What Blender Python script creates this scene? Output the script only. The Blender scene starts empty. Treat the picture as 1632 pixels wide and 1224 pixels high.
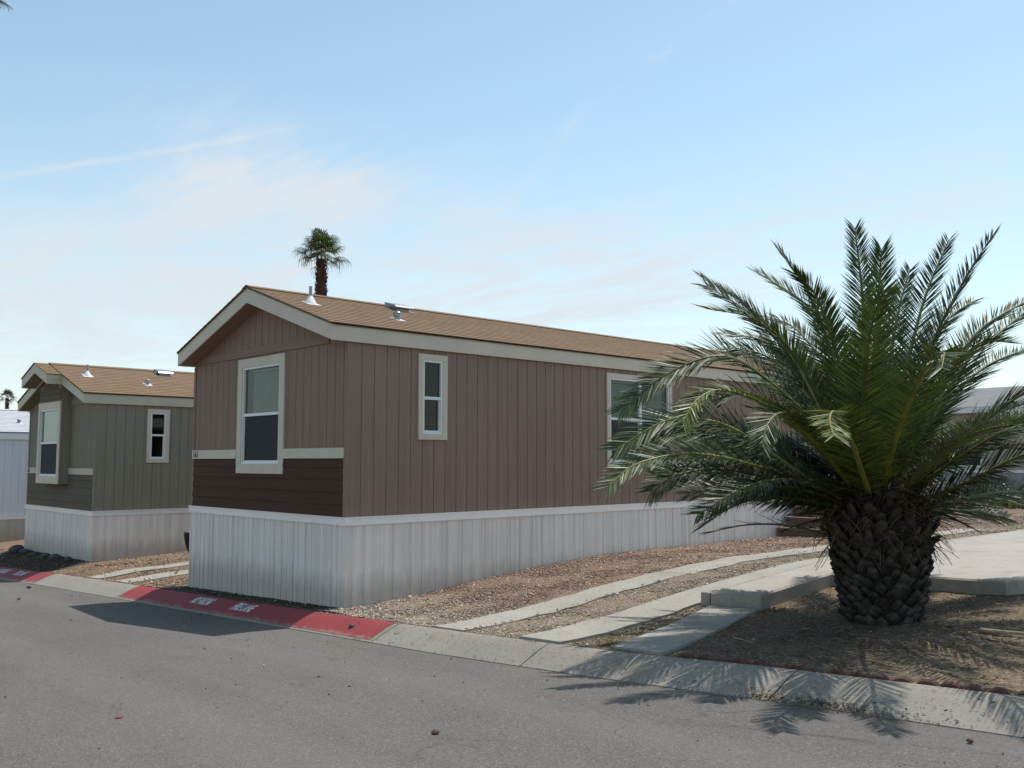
import bpy, math, random
import numpy as np
from mathutils import Vector
random.seed(7); rng = np.random.default_rng(7)
scene = bpy.context.scene
COL = scene.collection
rad = math.radians

# ------------------------------------------------------------------ helpers
def tag(o, label=None, cat=None, group=None, kind=None):
    if label: o['label'] = label
    if cat: o['category'] = cat
    if group: o['group'] = group
    if kind: o['kind'] = kind
    return o

def empty(name, loc, label=None, cat=None, group=None):
    o = bpy.data.objects.new(name, None); COL.objects.link(o)
    o.location = loc; o.empty_display_size = .3
    return tag(o, label, cat, group)

class MB:
    """collects shapes in world coordinates; build() links them as ONE mesh object"""
    def __init__(s): s.v = []; s.f = []; s.m = []; s.uv = {}
    def add(s, vs, fs, m=0):
        b = len(s.v); s.v += [tuple(p) for p in vs]
        for f in fs: s.f.append(tuple(b+i for i in f)); s.m.append(m)
        return b
    def quad(s, a, b, c, d, m=0): s.add([a, b, c, d], [(0, 1, 2, 3)], m)
    def box(s, x0, y0, z0, x1, y1, z1, m=0):
        s.add([(x0,y0,z0),(x1,y0,z0),(x1,y1,z0),(x0,y1,z0),(x0,y0,z1),(x1,y0,z1),(x1,y1,z1),(x0,y1,z1)],
              [(0,3,2,1),(4,5,6,7),(0,1,5,4),(1,2,6,5),(2,3,7,6),(3,0,4,7)], m)
    def prism(s, poly, axis, a, b, m=0):
        """poly: 2-D points; extruded along axis from a to b"""
        def P(p, t):
            return (t, p[0], p[1]) if axis == 'x' else (p[0], t, p[1]) if axis == 'y' else (p[0], p[1], t)
        n = len(poly)
        vs = [P(p, a) for p in poly]+[P(p, b) for p in poly]
        fs = [tuple(range(n-1, -1, -1)), tuple(range(n, 2*n))]+[(i, (i+1) % n, n+(i+1) % n, n+i) for i in range(n)]
        s.add(vs, fs, m)
    def tube(s, pts, rr, n=8, m=0, cap=True):
        pts = [Vector(p) for p in pts]
        if not isinstance(rr, (list, tuple)): rr = [rr]*len(pts)
        ring = []; up = Vector((.31, .17, .93)).normalized()
        for i, p in enumerate(pts):
            d = (pts[min(i+1, len(pts)-1)]-pts[max(i-1, 0)]).normalized()
            a = d.cross(up)
            if a.length < .05: a = d.cross(Vector((1, 0, 0)))
            a.normalize(); b = d.cross(a)
            ring.append([p+(a*math.cos(2*math.pi*k/n)+b*math.sin(2*math.pi*k/n))*rr[i] for k in range(n)])
        vs = [q for r in ring for q in r]; fs = []
        for i in range(len(pts)-1):
            for k in range(n):
                fs.append((i*n+k, i*n+(k+1) % n, (i+1)*n+(k+1) % n, (i+1)*n+k))
        if cap: fs += [tuple(range(n-1, -1, -1)), tuple((len(pts)-1)*n+k for k in range(n))]
        s.add(vs, fs, m)
    def lathe(s, c, prof, n=16, m=0):
        vs = []; fs = []
        for (r, z) in prof:
            for k in range(n):
                a = 2*math.pi*k/n; vs.append((c[0]+r*math.cos(a), c[1]+r*math.sin(a), c[2]+z))
        for i in range(len(prof)-1):
            for k in range(n): fs.append((i*n+k, i*n+(k+1) % n, (i+1)*n+(k+1) % n, (i+1)*n+k))
        fs += [tuple(range(n-1, -1, -1)), tuple((len(prof)-1)*n+k for k in range(n))]
        s.add(vs, fs, m)
    def build(s, name, mats, parent=None, smooth=False, uvf=None, off=None):
        me = bpy.data.meshes.new(name)
        L = Vector((0, 0, 0)) if parent is None else wloc(parent)
        if off is not None: L = L+Vector(off)
        V = [(x-L.x, y-L.y, z-L.z) for x, y, z in s.v]
        me.from_pydata(V, [], s.f)
        if not isinstance(mats, (list, tuple)): mats = [mats]
        for mm in mats: me.materials.append(mm)
        if len(mats) > 1: me.polygons.foreach_set('material_index', s.m)
        if smooth: me.polygons.foreach_set('use_smooth', [True]*len(me.polygons))
        if uvf:
            ul = me.uv_layers.new(name='UVMap')
            for l in me.loops: ul.data[l.index].uv = uvf(*s.v[l.vertex_index])
        me.update()
        o = bpy.data.objects.new(name, me); COL.objects.link(o)
        if parent is not None: o.parent = parent
        if off is not None: o.location = off
        return o

def wloc(o):
    L = Vector(o.location)
    while o.parent is not None: o = o.parent; L = L+Vector(o.location)
    return L

def np_mesh(name, V, F, mat, parent=None, col=None, smooth=False):
    """V (n,3), F list of equal-size faces (m,k)"""
    me = bpy.data.meshes.new(name)
    L = np.array(wloc(parent)) if parent is not None else np.zeros(3)
    V = np.asarray(V, dtype=np.float32)-L.astype(np.float32); F = np.asarray(F, dtype=np.int32)
    m, k = F.shape
    me.vertices.add(len(V)); me.vertices.foreach_set('co', V.ravel())
    me.loops.add(m*k); me.loops.foreach_set('vertex_index', F.ravel())
    me.polygons.add(m); me.polygons.foreach_set('loop_start', np.arange(0, m*k, k, dtype=np.int32))
    me.polygons.foreach_set('loop_total', np.full(m, k, dtype=np.int32))
    if smooth: me.polygons.foreach_set('use_smooth', np.ones(m, dtype=bool))
    if col is not None:
        at = me.color_attributes.new('tint', 'FLOAT_COLOR', 'POINT')
        at.data.foreach_set('color', np.asarray(col, dtype=np.float32).ravel())
    me.materials.append(mat); me.update(calc_edges=True); me.validate()
    o = bpy.data.objects.new(name, me); COL.objects.link(o)
    if parent is not None: o.parent = parent
    return o

# ------------------------------------------------------------------ materials
class NT:
    def __init__(s, tree): s.t = tree; s.n = tree.nodes; s.l = tree.links
    def node(s, typ, **kw):
        n = s.n.new(typ)
        for k, v in kw.items(): setattr(n, k, v)
        return n
    def set(s, sock, v):
        if hasattr(v, 'is_output') or isinstance(v, bpy.types.NodeSocket): s.l.new(v, sock)
        else: sock.default_value = v
    def math(s, op, a, b=None, c=None, clamp=False):
        n = s.node('ShaderNodeMath', operation=op, use_clamp=clamp)
        s.set(n.inputs[0], a)
        if b is not None: s.set(n.inputs[1], b)
        if c is not None: s.set(n.inputs[2], c)
        return n.outputs[0]
    def dot(s, a, v):
        n = s.node('ShaderNodeVectorMath', operation='DOT_PRODUCT'); s.set(n.inputs[0], a); n.inputs[1].default_value = v
        return n.outputs['Value']
    def mix(s, f, a, b, blend='MIX'):
        n = s.node('ShaderNodeMix', data_type='RGBA', blend_type=blend)
        s.set(n.inputs[0], f)
        for k, v in ((6, a), (7, b)):
            if isinstance(v, (tuple, list)) and len(v) == 3: v = (*v, 1)
            s.set(n.inputs[k], v)
        return n.outputs[2]
    def noise(s, vec, scale, detail=4, rough=.55, dist=0):
        n = s.node('ShaderNodeTexNoise'); n.inputs['Scale'].default_value = scale; n.inputs['Detail'].default_value = detail
        n.inputs['Roughness'].default_value = rough; n.inputs['Distortion'].default_value = dist
        if vec is not None: s.l.new(vec, n.inputs['Vector'])
        return n.outputs['Fac']
    def vor(s, vec, scale, feature='F1', out='Distance'):
        n = s.node('ShaderNodeTexVoronoi', feature=feature); n.inputs['Scale'].default_value = scale
        if vec is not None: s.l.new(vec, n.inputs['Vector'])
        return n.outputs[out]
    def mapping(s, vec, scale=(1,1,1), loc=(0,0,0), rot=(0,0,0)):
        n = s.node('ShaderNodeMapping'); s.l.new(vec, n.inputs['Vector'])
        n.inputs['Scale'].default_value = scale; n.inputs['Location'].default_value = loc; n.inputs['Rotation'].default_value = rot
        return n.outputs[0]
    def ramp(s, f, stops):
        n = s.node('ShaderNodeValToRGB'); s.l.new(f, n.inputs[0]); e = n.color_ramp.elements
        while len(e) < len(stops): e.new(.5)
        for k, (p, c) in zip(e, stops):
            k.position = p; k.color = (c, c, c, 1) if not isinstance(c, (tuple, list)) else (*c, 1)
        return n.outputs[0]

def newmat(name):
    m = bpy.data.materials.new(name); m.use_nodes = True
    t = NT(m.node_tree); b = m.node_tree.nodes['Principled BSDF']
    return m, t, b

def bump(t, b, h, strength=.3, dist=.01):
    n = t.node('ShaderNodeBump'); n.inputs['Strength'].default_value = strength; n.inputs['Distance'].default_value = dist
    t.l.new(h, n.inputs['Height']); t.l.new(n.outputs[0], b.inputs['Normal'])

def obco(t): return t.node('ShaderNodeTexCoord').outputs['Object']

def simple(name, c, rough=.6, var=.12, scale=6, stretch=(1,1,1), spec=.3, metal=0, bmp=0, bscale=80, grime=None, gscale=3):
    m, t, b = newmat(name); co = obco(t)
    v = t.mapping(co, stretch)
    n1 = t.noise(v, scale, 5, .6); n2 = t.noise(v, scale*9, 3, .6)
    f = t.math('ADD', t.math('MULTIPLY', n1, .65), t.math('MULTIPLY', n2, .35))
    lo = tuple(x*(1-var*1.6) for x in c); hi = tuple(min(1, x*(1+var*1.6)) for x in c)
    col = t.mix(t.ramp(f, [(.3, 0), (.7, 1)]), lo, hi)
    if grime:
        g = t.ramp(t.noise(t.mapping(co, (stretch[0]*1.3, stretch[1]*1.3, stretch[2])), gscale, 6, .65), [(.5, 0), (.72, 1)])
        col = t.mix(t.math('MULTIPLY', g, grime[1]), col, grime[0])
    t.l.new(col, b.inputs['Base Color'])
    b.inputs['Roughness'].default_value = rough; b.inputs['Specular IOR Level'].default_value = spec; b.inputs['Metallic'].default_value = metal
    if bmp: bump(t, b, t.noise(v, bscale, 4, .6), bmp, .005)
    return m

def siding(name, c, horiz=False):
    return siding_finish(simple(name, c, .72, .09, 2.2, (9, 9, .35) if not horiz else (.35, .35, 9), .10, bmp=.25, bscale=30), horiz)
def siding_finish(m, horiz):
    t = NT(m.node_tree); b = m.node_tree.nodes['Principled BSDF']; src = b.inputs['Base Color'].links[0].from_socket; co = obco(t)
    fade = t.ramp(t.noise(t.mapping(co, (.5, .5, .9)), 1.0, 4, .55), [(.35, 0), (.7, 1)])
    col = t.mix(t.math('MULTIPLY', fade, .16), src, t.mix(1.0, src, (1.45, 1.42, 1.40), 'MULTIPLY'))
    if not horiz:
        drip = t.ramp(t.noise(t.mapping(co, (14, 14, .18)), 1.4, 5, .65), [(.56, 0), (.74, 1)])
        col = t.mix(t.math('MULTIPLY', drip, .22), col, t.mix(1.0, col, (.66, .64, .62), 'MULTIPLY'))
    speck = t.ramp(t.noise(co, 55, 3, .7), [(.62, 0), (.72, 1)])
    col = t.mix(t.math('MULTIPLY', speck, .12), col, (.30, .25, .21)); t.l.new(col, b.inputs['Base Color']); return m

M = {}
M['brown'] = siding('brown siding', (.258, .174, .136))
M['brown_trim'] = siding('brown trim paint', (.250, .169, .132), True)
M['dark_brown'] = siding('dark brown lap siding', (.074, .038, .026), True)
M['olive'] = siding('olive siding', (.225, .200, .148))
M['olive_dark'] = siding('dark olive lap siding', (.122, .102, .074), True)
M['cream'] = simple('cream trim paint', (.58, .505, .395), .5, .05, 2, (1,1,1), .3, bmp=.08, bscale=60)
M['cream2'] = simple('pale olive trim paint', (.50, .45, .345), .5, .05, 2)
M['vinyl'] = simple('white vinyl', (.74, .74, .73), .35, .03, 3, spec=.45)
M['alu'] = simple('white painted aluminium', (.83, .80, .79), .28, .05, 1.5, (1,1,1), .5, metal=.15)
M['galv'] = simple('galvanised metal', (.27, .27, .275), .35, .12, 8, metal=.6)
M['white'] = simple('white siding', (.62, .63, .65), .6, .05, 2, (6,6,.3))
M['beige'] = simple('beige siding', (.42, .37, .30), .6, .05, 2, (6,6,.3))
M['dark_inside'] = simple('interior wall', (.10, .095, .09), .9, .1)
M['blind'] = simple('mini blind', (.50, .54, .50), .55, .04)
M['blind_white'] = simple('white roller blind', (.78, .78, .80), .6, .04)
M['screen'] = simple('insect screen', (.035, .037, .04), .8, .1, 30)
M['black'] = simple('black plastic', (.012, .013, .014), .45, .2)
M['number'] = simple('black numerals', (.02, .018, .018), .5, .1)
M['wood'] = simple('weathered redwood', (.165, .112, .085), .75, .25, 3, (1.2, 12, 12), .2, bmp=.3)
M['rock'] = simple('dark rock', (.085, .08, .08), .8, .35, 9, bmp=.6, bscale=25)
M['stick'] = simple('dry stick', (.34, .26, .18), .8, .25, 12, bmp=.4)
M['redbrick'] = simple('red concrete edging', (.105, .048, .040), .85, .35, 7, bmp=.6, bscale=60, grime=((.15, .115, .09), .75))
M['petal'] = simple('magenta petal', (.20, .022, .055), .6, .2, 20)

def skirt_mat(name, c, dirt):
    m, t, b = newmat(name); co = obco(t)
    s1 = t.noise(t.mapping(co, (7, 7, .22)), 1.6, 6, .62)
    s2 = t.noise(t.mapping(co, (26, 26, .35)), 1.5, 5, .6)
    big = t.noise(co, .8, 4, .6)
    k = t.ramp(t.math('ADD', t.math('MULTIPLY', s1, .6), t.math('MULTIPLY', s2, .4)), [(.36, 1), (.62, 0)])
    col = t.mix(t.math('MULTIPLY', k, .6), c, dirt)
    col = t.mix(t.math('MULTIPLY', t.ramp(big, [(.45, 0), (.75, 1)]), .35), col, tuple(x*1.18 for x in c))
    # splash-up dirt by the soil line: a stain that stays with the panel
    sep = t.node('ShaderNodeSeparateXYZ'); t.l.new(co, sep.inputs[0])
    h = t.math('ADD', sep.outputs[2], t.math('MULTIPLY', t.noise(t.mapping(co, (6, 6, 2)), 1.5, 4), -.35))
    low = t.ramp(h, [(.0, 1), (.28, 0)])
    col = t.mix(t.math('MULTIPLY', low, .55), col, (.33, .27, .21))
    t.l.new(col, b.inputs['Base Color']); b.inputs['Roughness'].default_value = .5
    return m
M['skirt'] = skirt_mat('dusty white skirting', (.82, .75, .70), (.46, .395, .34))
M['skirt_grey'] = skirt_mat('dusty grey skirting', (.36, .36, .355), (.26, .245, .23))
M['skirt_beige'] = skirt_mat('dusty beige skirting', (.46, .42, .36), (.34, .30, .25))

def glass_mat():
    m = bpy.data.materials.new('window glass'); m.use_nodes = True; t = NT(m.node_tree)
    t.n.clear(); out = t.node('ShaderNodeOutputMaterial')
    tr = t.node('ShaderNodeBsdfTransparent'); tr.inputs[0].default_value = (.66, .71, .69, 1)
    gl = t.node('ShaderNodeBsdfGlossy'); gl.inputs['Roughness'].default_value = .02; gl.inputs[0].default_value = (.9, .95, .95, 1)
    fr = t.node('ShaderNodeFresnel'); fr.inputs[0].default_value = 1.42
    nz = t.noise(obco(t), 1.3, 2); bp = t.node('ShaderNodeBump'); bp.inputs['Strength'].default_value = .03
    t.l.new(nz, bp.inputs['Height']); t.l.new(bp.outputs[0], gl.inputs['Normal'])
    mx = t.node('ShaderNodeMixShader'); t.l.new(fr.outputs[0], mx.inputs[0]); t.l.new(tr.outputs[0], mx.inputs[1]); t.l.new(gl.outputs[0], mx.inputs[2])
    t.l.new(mx.outputs[0], out.inputs[0]); return m
M['glass'] = glass_mat()

def shingle_mat(name, c1, c2, mort):
    m, t, b = newmat(name)
    uv = t.node('ShaderNodeTexCoord').outputs['UV']
    br = t.node('ShaderNodeTexBrick'); t.l.new(uv, br.inputs['Vector'])
    br.offset = .37; br.offset_frequency = 2
    br.inputs['Scale'].default_value = 1; br.inputs['Brick Width'].default_value = .23; br.inputs['Row Height'].default_value = .135
    br.inputs['Mortar Size'].default_value = .004; br.inputs['Bias'].default_value = -.1
    br.inputs['Color1'].default_value = (*c1, 1); br.inputs['Color2'].default_value = (*c2, 1); br.inputs['Mortar'].default_value = (*mort, 1)
    n = t.noise(t.mapping(uv, (1.2, 7.4, 1)), 2.2, 4, .7); g = t.noise(uv, 160, 2, .7)
    col = t.mix(t.ramp(n, [(.3, .0), (.7, .8)]), br.outputs['Color'], tuple(x*.62 for x in c1))
    col = t.mix(t.math('MULTIPLY', t.ramp(g, [(.35, 1), (.65, 0)]), .45), col, tuple(x*.45 for x in c2))
    t.l.new(col, b.inputs['Base Color']); b.inputs['Roughness'].default_value = .9; b.inputs['Specular IOR Level'].default_value = .15
    bump(t, b, g, .5, .004); return m
M['shingle'] = shingle_mat('tan shingles', (.300, .198, .124), (.225, .145, .088), (.10, .062, .040))
M['shingle_white'] = shingle_mat('pale grey shingles', (.62, .63, .66), (.52, .53, .56), (.36, .36, .38))

M['shingle_grey'] = shingle_mat('weathered grey shingles', (.30, .30, .305), (.25, .25, .255), (.14, .14, .14))

def asphalt_mat():
    m, t, b = newmat('old asphalt'); co = obco(t)
    big = t.noise(co, .35, 5, .6); mid = t.noise(t.mapping(co, (1, 2.2, 1)), 1.6, 5, .6)
    fine = t.noise(co, 130, 3, .75); sp = t.vor(co, 95, 'F1', 'Color'); sph = t.node('ShaderNodeSeparateColor'); t.l.new(sp, sph.inputs[0])
    col = t.mix(t.ramp(big, [(.3, 0), (.72, 1)]), (.124, .113, .101), (.150, .136, .121))
    col = t.mix(t.math('MULTIPLY', t.ramp(mid, [(.42, 0), (.7, 1)]), .4), col, (.108, .100, .093))
    col = t.mix(t.math('MULTIPLY', t.ramp(fine, [(.4, 1), (.56, 0)]), .42), col, (.052, .05, .048))
    col = t.mix(t.math('MULTIPLY', t.ramp(sph.outputs[0], [(.84, 0), (.9, 1)]), .4), col, (.25, .235, .21))
    col = t.mix(t.math('MULTIPLY', t.ramp(sph.outputs[1], [(.86, 0), (.9, 1)]), .6), col, (.055, .05, .05))
    # dark drips and oil spots
    oil = t.ramp(t.noise(t.mapping(co, (.9, 2.4, 1), (3.1, .4, 0)), 1.1, 5, .7), [(.64, 0), (.72, 1)])
    col = t.mix(t.math('MULTIPLY', oil, .5), col, (.06, .053, .049))
    sepw = t.node('ShaderNodeSeparateXYZ'); t.l.new(co, sepw.inputs[0])
    lane = t.math('SINE', t.math('ADD', t.math('MULTIPLY', sepw.outputs[1], 3.6), t.math('MULTIPLY', t.noise(t.mapping(co, (.12, .3, 1)), 1, 2), 2.5)))
    col = t.mix(t.math('MULTIPLY', t.ramp(lane, [(.35, 0), (1, 1)]), .16), col, (.20, .184, .166))
    wv = t.node('ShaderNodeVectorMath', operation='ADD'); wn = t.node('ShaderNodeTexNoise'); wn.inputs['Scale'].default_value = 1.6; wn.inputs['Detail'].default_value = 5; t.l.new(co, wn.inputs['Vector']); t.l.new(t.mapping(co, (.22, .5, 1)), wv.inputs[0]); t.l.new(t.mapping(wn.outputs['Color'], (.22, .22, 0)), wv.inputs[1])
    ck = t.vor(wv.outputs[0], 1.15, 'DISTANCE_TO_EDGE'); ckm = t.math('MULTIPLY', t.ramp(ck, [(.0012, 1), (.0042, 0)]), t.ramp(t.noise(co, .5, 3), [(.46, 0), (.6, 1)]))
    col = t.mix(t.math('MULTIPLY', ckm, .55), col, (.05, .046, .042))
    # pale dust
    dust = t.ramp(t.noise(t.mapping(co, (.35, 1.4, 1), (9, 2, 0)), .9, 5, .65), [(.5, 0), (.75, 1)])
    col = t.mix(t.math('MULTIPLY', dust, .35), col, (.17, .152, .134))
    t.l.new(col, b.inputs['Base Color']); b.inputs['Roughness'].default_value = .88; b.inputs['Specular IOR Level'].default_value = .2
    bump(t, b, fine, .55, .006); return m
M['asphalt'] = asphalt_mat()

def concrete_mat(name, c, stain, sp=.5):
    m, t, b = newmat(name); co = obco(t)
    big = t.noise(co, .9, 6, .65); fine = t.noise(co, 70, 4, .7); pit = t.vor(co, 60, 'F1', 'Color')
    sc = t.node('ShaderNodeSeparateColor'); t.l.new(pit, sc.inputs[0])
    col = t.mix(t.ramp(big, [(.36, 0), (.7, 1)]), c, stain)
    col = t.mix(t.math('MULTIPLY', t.ramp(fine, [(.38, 1), (.6, 0)]), .5), col, tuple(x*.62 for x in c))
    col = t.mix(t.math('MULTIPLY', t.ramp(sc.outputs[0], [(.88, 0), (.93, 1)]), sp), col, tuple(x*.35 for x in c))
    dirt = t.ramp(t.noise(t.mapping(co, (1, 1, 1), (5, 1, 0)), 3.2, 6, .7), [(.52, 0), (.7, 1)])
    col = t.mix(t.math('MULTIPLY', dirt, .6), col, (.22, .18, .14))
    t.l.new(col, b.inputs['Base Color']); b.inputs['Roughness'].default_value = .85; b.inputs['Specular IOR Level'].default_value = .2
    bump(t, b, fine, .35, .004); return m
M['concrete'] = concrete_mat('curb concrete', (.292, .266, .226), (.228, .204, .17))
M['concrete_pale'] = concrete_mat('pale concrete', (.375, .352, .308), (.285, .262, .222))
M['slab'] = concrete_mat('patio concrete', (.40, .36, .315), (.34, .305, .265), .2)

def red_paint():
    m, t, b = newmat('red curb paint'); tc = t.node('ShaderNodeTexCoord'); co = tc.outputs['Object']
    uv = t.node('ShaderNodeSeparateXYZ'); t.l.new(tc.outputs['UV'], uv.inputs[0])
    n = t.noise(co, 1.6, 5, .6); f = t.noise(co, 60, 4, .7); w = t.noise(co, 9, 6, .7)
    col = t.mix(t.ramp(n, [(.35, 0), (.7, 1)]), (.270, .040, .046), (.205, .036, .041))
    col = t.mix(t.math('MULTIPLY', t.ramp(f, [(.3, 1), (.5, 0)]), .5), col, (.19, .04, .038))
    # paint worn through to concrete at the gutter lip and in chips
    wear = t.math('ADD', t.math('MULTIPLY', w, 1.0), t.math('MULTIPLY', uv.outputs[1], -1.1))
    k = t.ramp(wear, [(.28, 0), (.46, 1)])
    col = t.mix(t.math('MULTIPLY', k, .75), col, (.27, .175, .145))
    chip = t.ramp(w, [(.66, 0), (.70, 1)])
    col = t.mix(t.math('MULTIPLY', chip, .7), col, (.33, .27, .22))
    t.l.new(col, b.inputs['Base Color']); b.inputs['Roughness'].default_value = .7; b.inputs['Specular IOR Level'].default_value = .3
    bump(t, b, f, .3, .003); return m
M['red'] = red_paint()
M['stencil'] = simple('white stencil paint', (.62, .60, .58), .7, .2, 12, grime=((.34, .1, .09), .7), gscale=14)

def soil_mat():
    m, t, b = newmat('gravel and soil'); co = obco(t)
    at = t.node('ShaderNodeVertexColor'); at.layer_name = 'tint'
    v1 = t.vor(co, 48, 'F1', 'Color'); sc = t.node('ShaderNodeSeparateColor'); t.l.new(v1, sc.inputs[0])
    vd = t.vor(co, 48); fine = t.noise(co, 90, 4, .7); big = t.noise(co, 1.1, 5, .65)
    pebble = t.ramp(sc.outputs[0], [(0, .55), (.55, .95), (.85, 1.15), (1, 1.75)])
    col = t.mix(1.0, at.outputs[0], pebble, 'MULTIPLY')
    col = t.mix(t.math('MULTIPLY', t.ramp(fine, [(.38, 1), (.58, 0)]), .55), col, t.mix(1.0, at.outputs[0], (.42, .40, .38), 'MULTIPLY'))
    col = t.mix(t.ramp(big, [(.3, .5), (.7, 0)]), col, t.mix(1.0, col, (.72, .70, .68), 'MULTIPLY'))
    t.l.new(col, b.inputs['Base Color']); b.inputs['Roughness'].default_value = .95; b.inputs['Specular IOR Level'].default_value = .1
    bump(t, b, t.math('ADD', t.math('MULTIPLY', vd, -1.0), fine), .6, .012); return m
M['soil'] = soil_mat()

def tint_mat(name, rough=.9, var=.3, spec=.15, scale=30, sub=None):
    m, t, b = newmat(name); co = obco(t)
    at = t.node('ShaderNodeVertexColor'); at.layer_name = 'tint'
    n = t.noise(co, scale, 3, .6)
    col = t.mix(1.0, at.outputs[0], t.ramp(n, [(.3, 1-var), (.7, 1+var)]), 'MULTIPLY')
    t.l.new(col, b.inputs['Base Color']); b.inputs['Roughness'].default_value = rough; b.inputs['Specular IOR Level'].default_value = spec
    return m
M['stone'] = tint_mat('loose stones')
M['litter'] = tint_mat('dry litter')
M['bark'] = tint_mat('palm bark', .9, .45, .1, 22)

def leaf_mat(name, trans=.14, rough=.45, spec=.33):
    m, t, b = newmat(name); co = obco(t)
    at = t.node('ShaderNodeVertexColor'); at.layer_name = 'tint'
    n = t.noise(co, 5, 3, .6)
    col = t.mix(1.0, at.outputs[0], t.ramp(n, [(.3, .7), (.7, 1.3)]), 'MULTIPLY')
    t.l.new(col, b.inputs['Base Color']); b.inputs['Roughness'].default_value = rough; b.inputs['Specular IOR Level'].default_value = spec
    tr = t.node('ShaderNodeBsdfTranslucent'); t.l.new(t.mix(1.0, col, (1.2, 1.35, .5), 'MULTIPLY'), tr.inputs[0])
    mx = t.node('ShaderNodeMixShader'); mx.inputs[0].default_value = trans
    out = [x for x in t.n if x.type == 'OUTPUT_MATERIAL'][0]
    t.l.new(b.outputs[0], mx.inputs[1]); t.l.new(tr.outputs[0], mx.inputs[2]); t.l.new(mx.outputs[0], out.inputs[0])
    return m
M['leaf'] = leaf_mat('palm leaflets')
M['dryleaf'] = leaf_mat('dry palm leaflets', .15, .8, .1)

# ------------------------------------------------------------------ terrain
def pw(x, P):
    return np.interp(x, [p[0] for p in P], [p[1] for p in P])
def road_z(x): return -.10+.037*np.clip(x, -30, 30)
EDGE = [(-60,-1.0),(-12,-1.0),(-8.8,-.86),(-4.7,-.81),(.3,-.76),(2.7,-.72),(4.4,-.6),(6.1,-.40),(7.5,-.29),(10,-.15),(60,-.1)]
BACK = [(-60,-.6),(-12,-.55),(-8.8,-.42),(-4.7,-.40),(.3,-.38),(2.7,-.32),(4.55,-.2),(5.7,.0),(7.5,.15),(10,.3),(60,.35)]
def edge_y(x): return pw(x, EDGE)
def back_y(x): return pw(x, BACK)
GY = [(-50,0),(0,0),(1,.05),(2.1,.16),(3.7,.28),(4.8,.33),(8,.33),(500,.33)]
def terr(x, y):
    x = np.asarray(x, float); y = np.asarray(y, float)
    lot = pw(x, [(-400,-.9),(-30,-.75),(-19,-.50),(-13.8,-.24),(-9.6,-.20),(-4.3,-.13),(30,1.14),(400,1.14)])
    gs = pw(x, [(-9,.55),(-4,1)])
    yard = lot+gs*pw(y, GY)
    yard = np.where(x > -4.3, .03+.037*np.clip(x, -30, 30)+gs*pw(y, GY), yard)
    # far back the ground levels out
    far = np.clip((y-16)/14, 0, 1); yard = yard*(1-far)+far*(.36)
    cb = road_z(x)+.132
    s = np.clip((y-back_y(x))/.75, 0, 1); s = s*s*(3-2*s)
    return cb*(1-s)+yard*s
# ------------------------------------------------------------------ ground sheet
def vnoise(x, y, s, seed=0):
    r = np.random.default_rng(seed); out = 0
    for k in range(7):
        a = r.uniform(0, 6.28); f = s*r.uniform(.6, 2.2); p = r.uniform(0, 6.28)
        out = out+np.sin((x*math.cos(a)+y*math.sin(a))*f+p)
    return out/3.0
def soil_tint(x, y):
    x = np.asarray(x, float); y = np.asarray(y, float); n = vnoise(x, y, 2.6, 3)*.10
    def st(v, a, b): t = np.clip((v-a)/(b-a), 0, 1); return (t*t*(3-2*t))[..., None]
    tan = np.array((.262, .212, .162)); red = np.array((.245, .170, .127)); dirt = np.array((.190, .148, .105))
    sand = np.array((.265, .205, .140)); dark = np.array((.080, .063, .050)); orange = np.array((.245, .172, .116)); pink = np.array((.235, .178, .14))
    c = np.zeros(x.shape+(3,))+tan
    k = st(2.35-x+n*2, 0, .5)*st(y+n, .1, 1.6); c = c*(1-k)+red*k
    k = st(x+n*2, 3.75, 4.3)*(1-st(y, 3.2, 4.2)); c = c*(1-k)+dirt*k
    k = st(x+n*3, 6.2, 7.0)*(1-st(y+n, .2, 1.2)); c = c*(1-k*.8)+sand*k*.8
    k = st(4.9-x+n, 0, .5)*st(x, 4.05, 4.5)*st(y+n, 1.3, 1.9)*(1-st(y, 3, 3.4)); c = c*(1-k*.8)+sand*k*.8
    k = st(-4.35-x+n, 0, .3); c = c*(1-k)+orange*k
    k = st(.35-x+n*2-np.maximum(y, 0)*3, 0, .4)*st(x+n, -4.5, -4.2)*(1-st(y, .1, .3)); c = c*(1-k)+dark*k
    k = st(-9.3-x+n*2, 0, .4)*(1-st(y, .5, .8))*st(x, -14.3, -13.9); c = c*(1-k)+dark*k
    k = st(y+n*6, 12, 16); c = c*(1-k)+pink*k
    return c
def axis_coords(lo, hi, step, far):
    a = list(np.arange(lo, hi+1e-6, step)); d = step
    b = hi; R_ = []
    while b < far: d *= 1.35; b += d; R_.append(b)
    d = step; b = lo; L_ = []
    while b > -far: d *= 1.35; b -= d; L_.append(b)
    return np.array(L_[::-1]+a+R_)
gx = axis_coords(-22, 12, .12, 900); gyv = axis_coords(-2.0, 14, .12, 900)
GX, GYY = np.meshgrid(gx, gyv)
Z = terr(GX, GYY)+vnoise(GX, GYY, 4, 1)*.006+vnoise(GX, GYY, 15, 2)*.004
# the street bed lies under the asphalt and under the curb
cut = np.clip((back_y(GX)-.06-GYY)/.05, 0, 1)
Z = Z*(1-cut)+(road_z(GX)-.12)*cut
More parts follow.
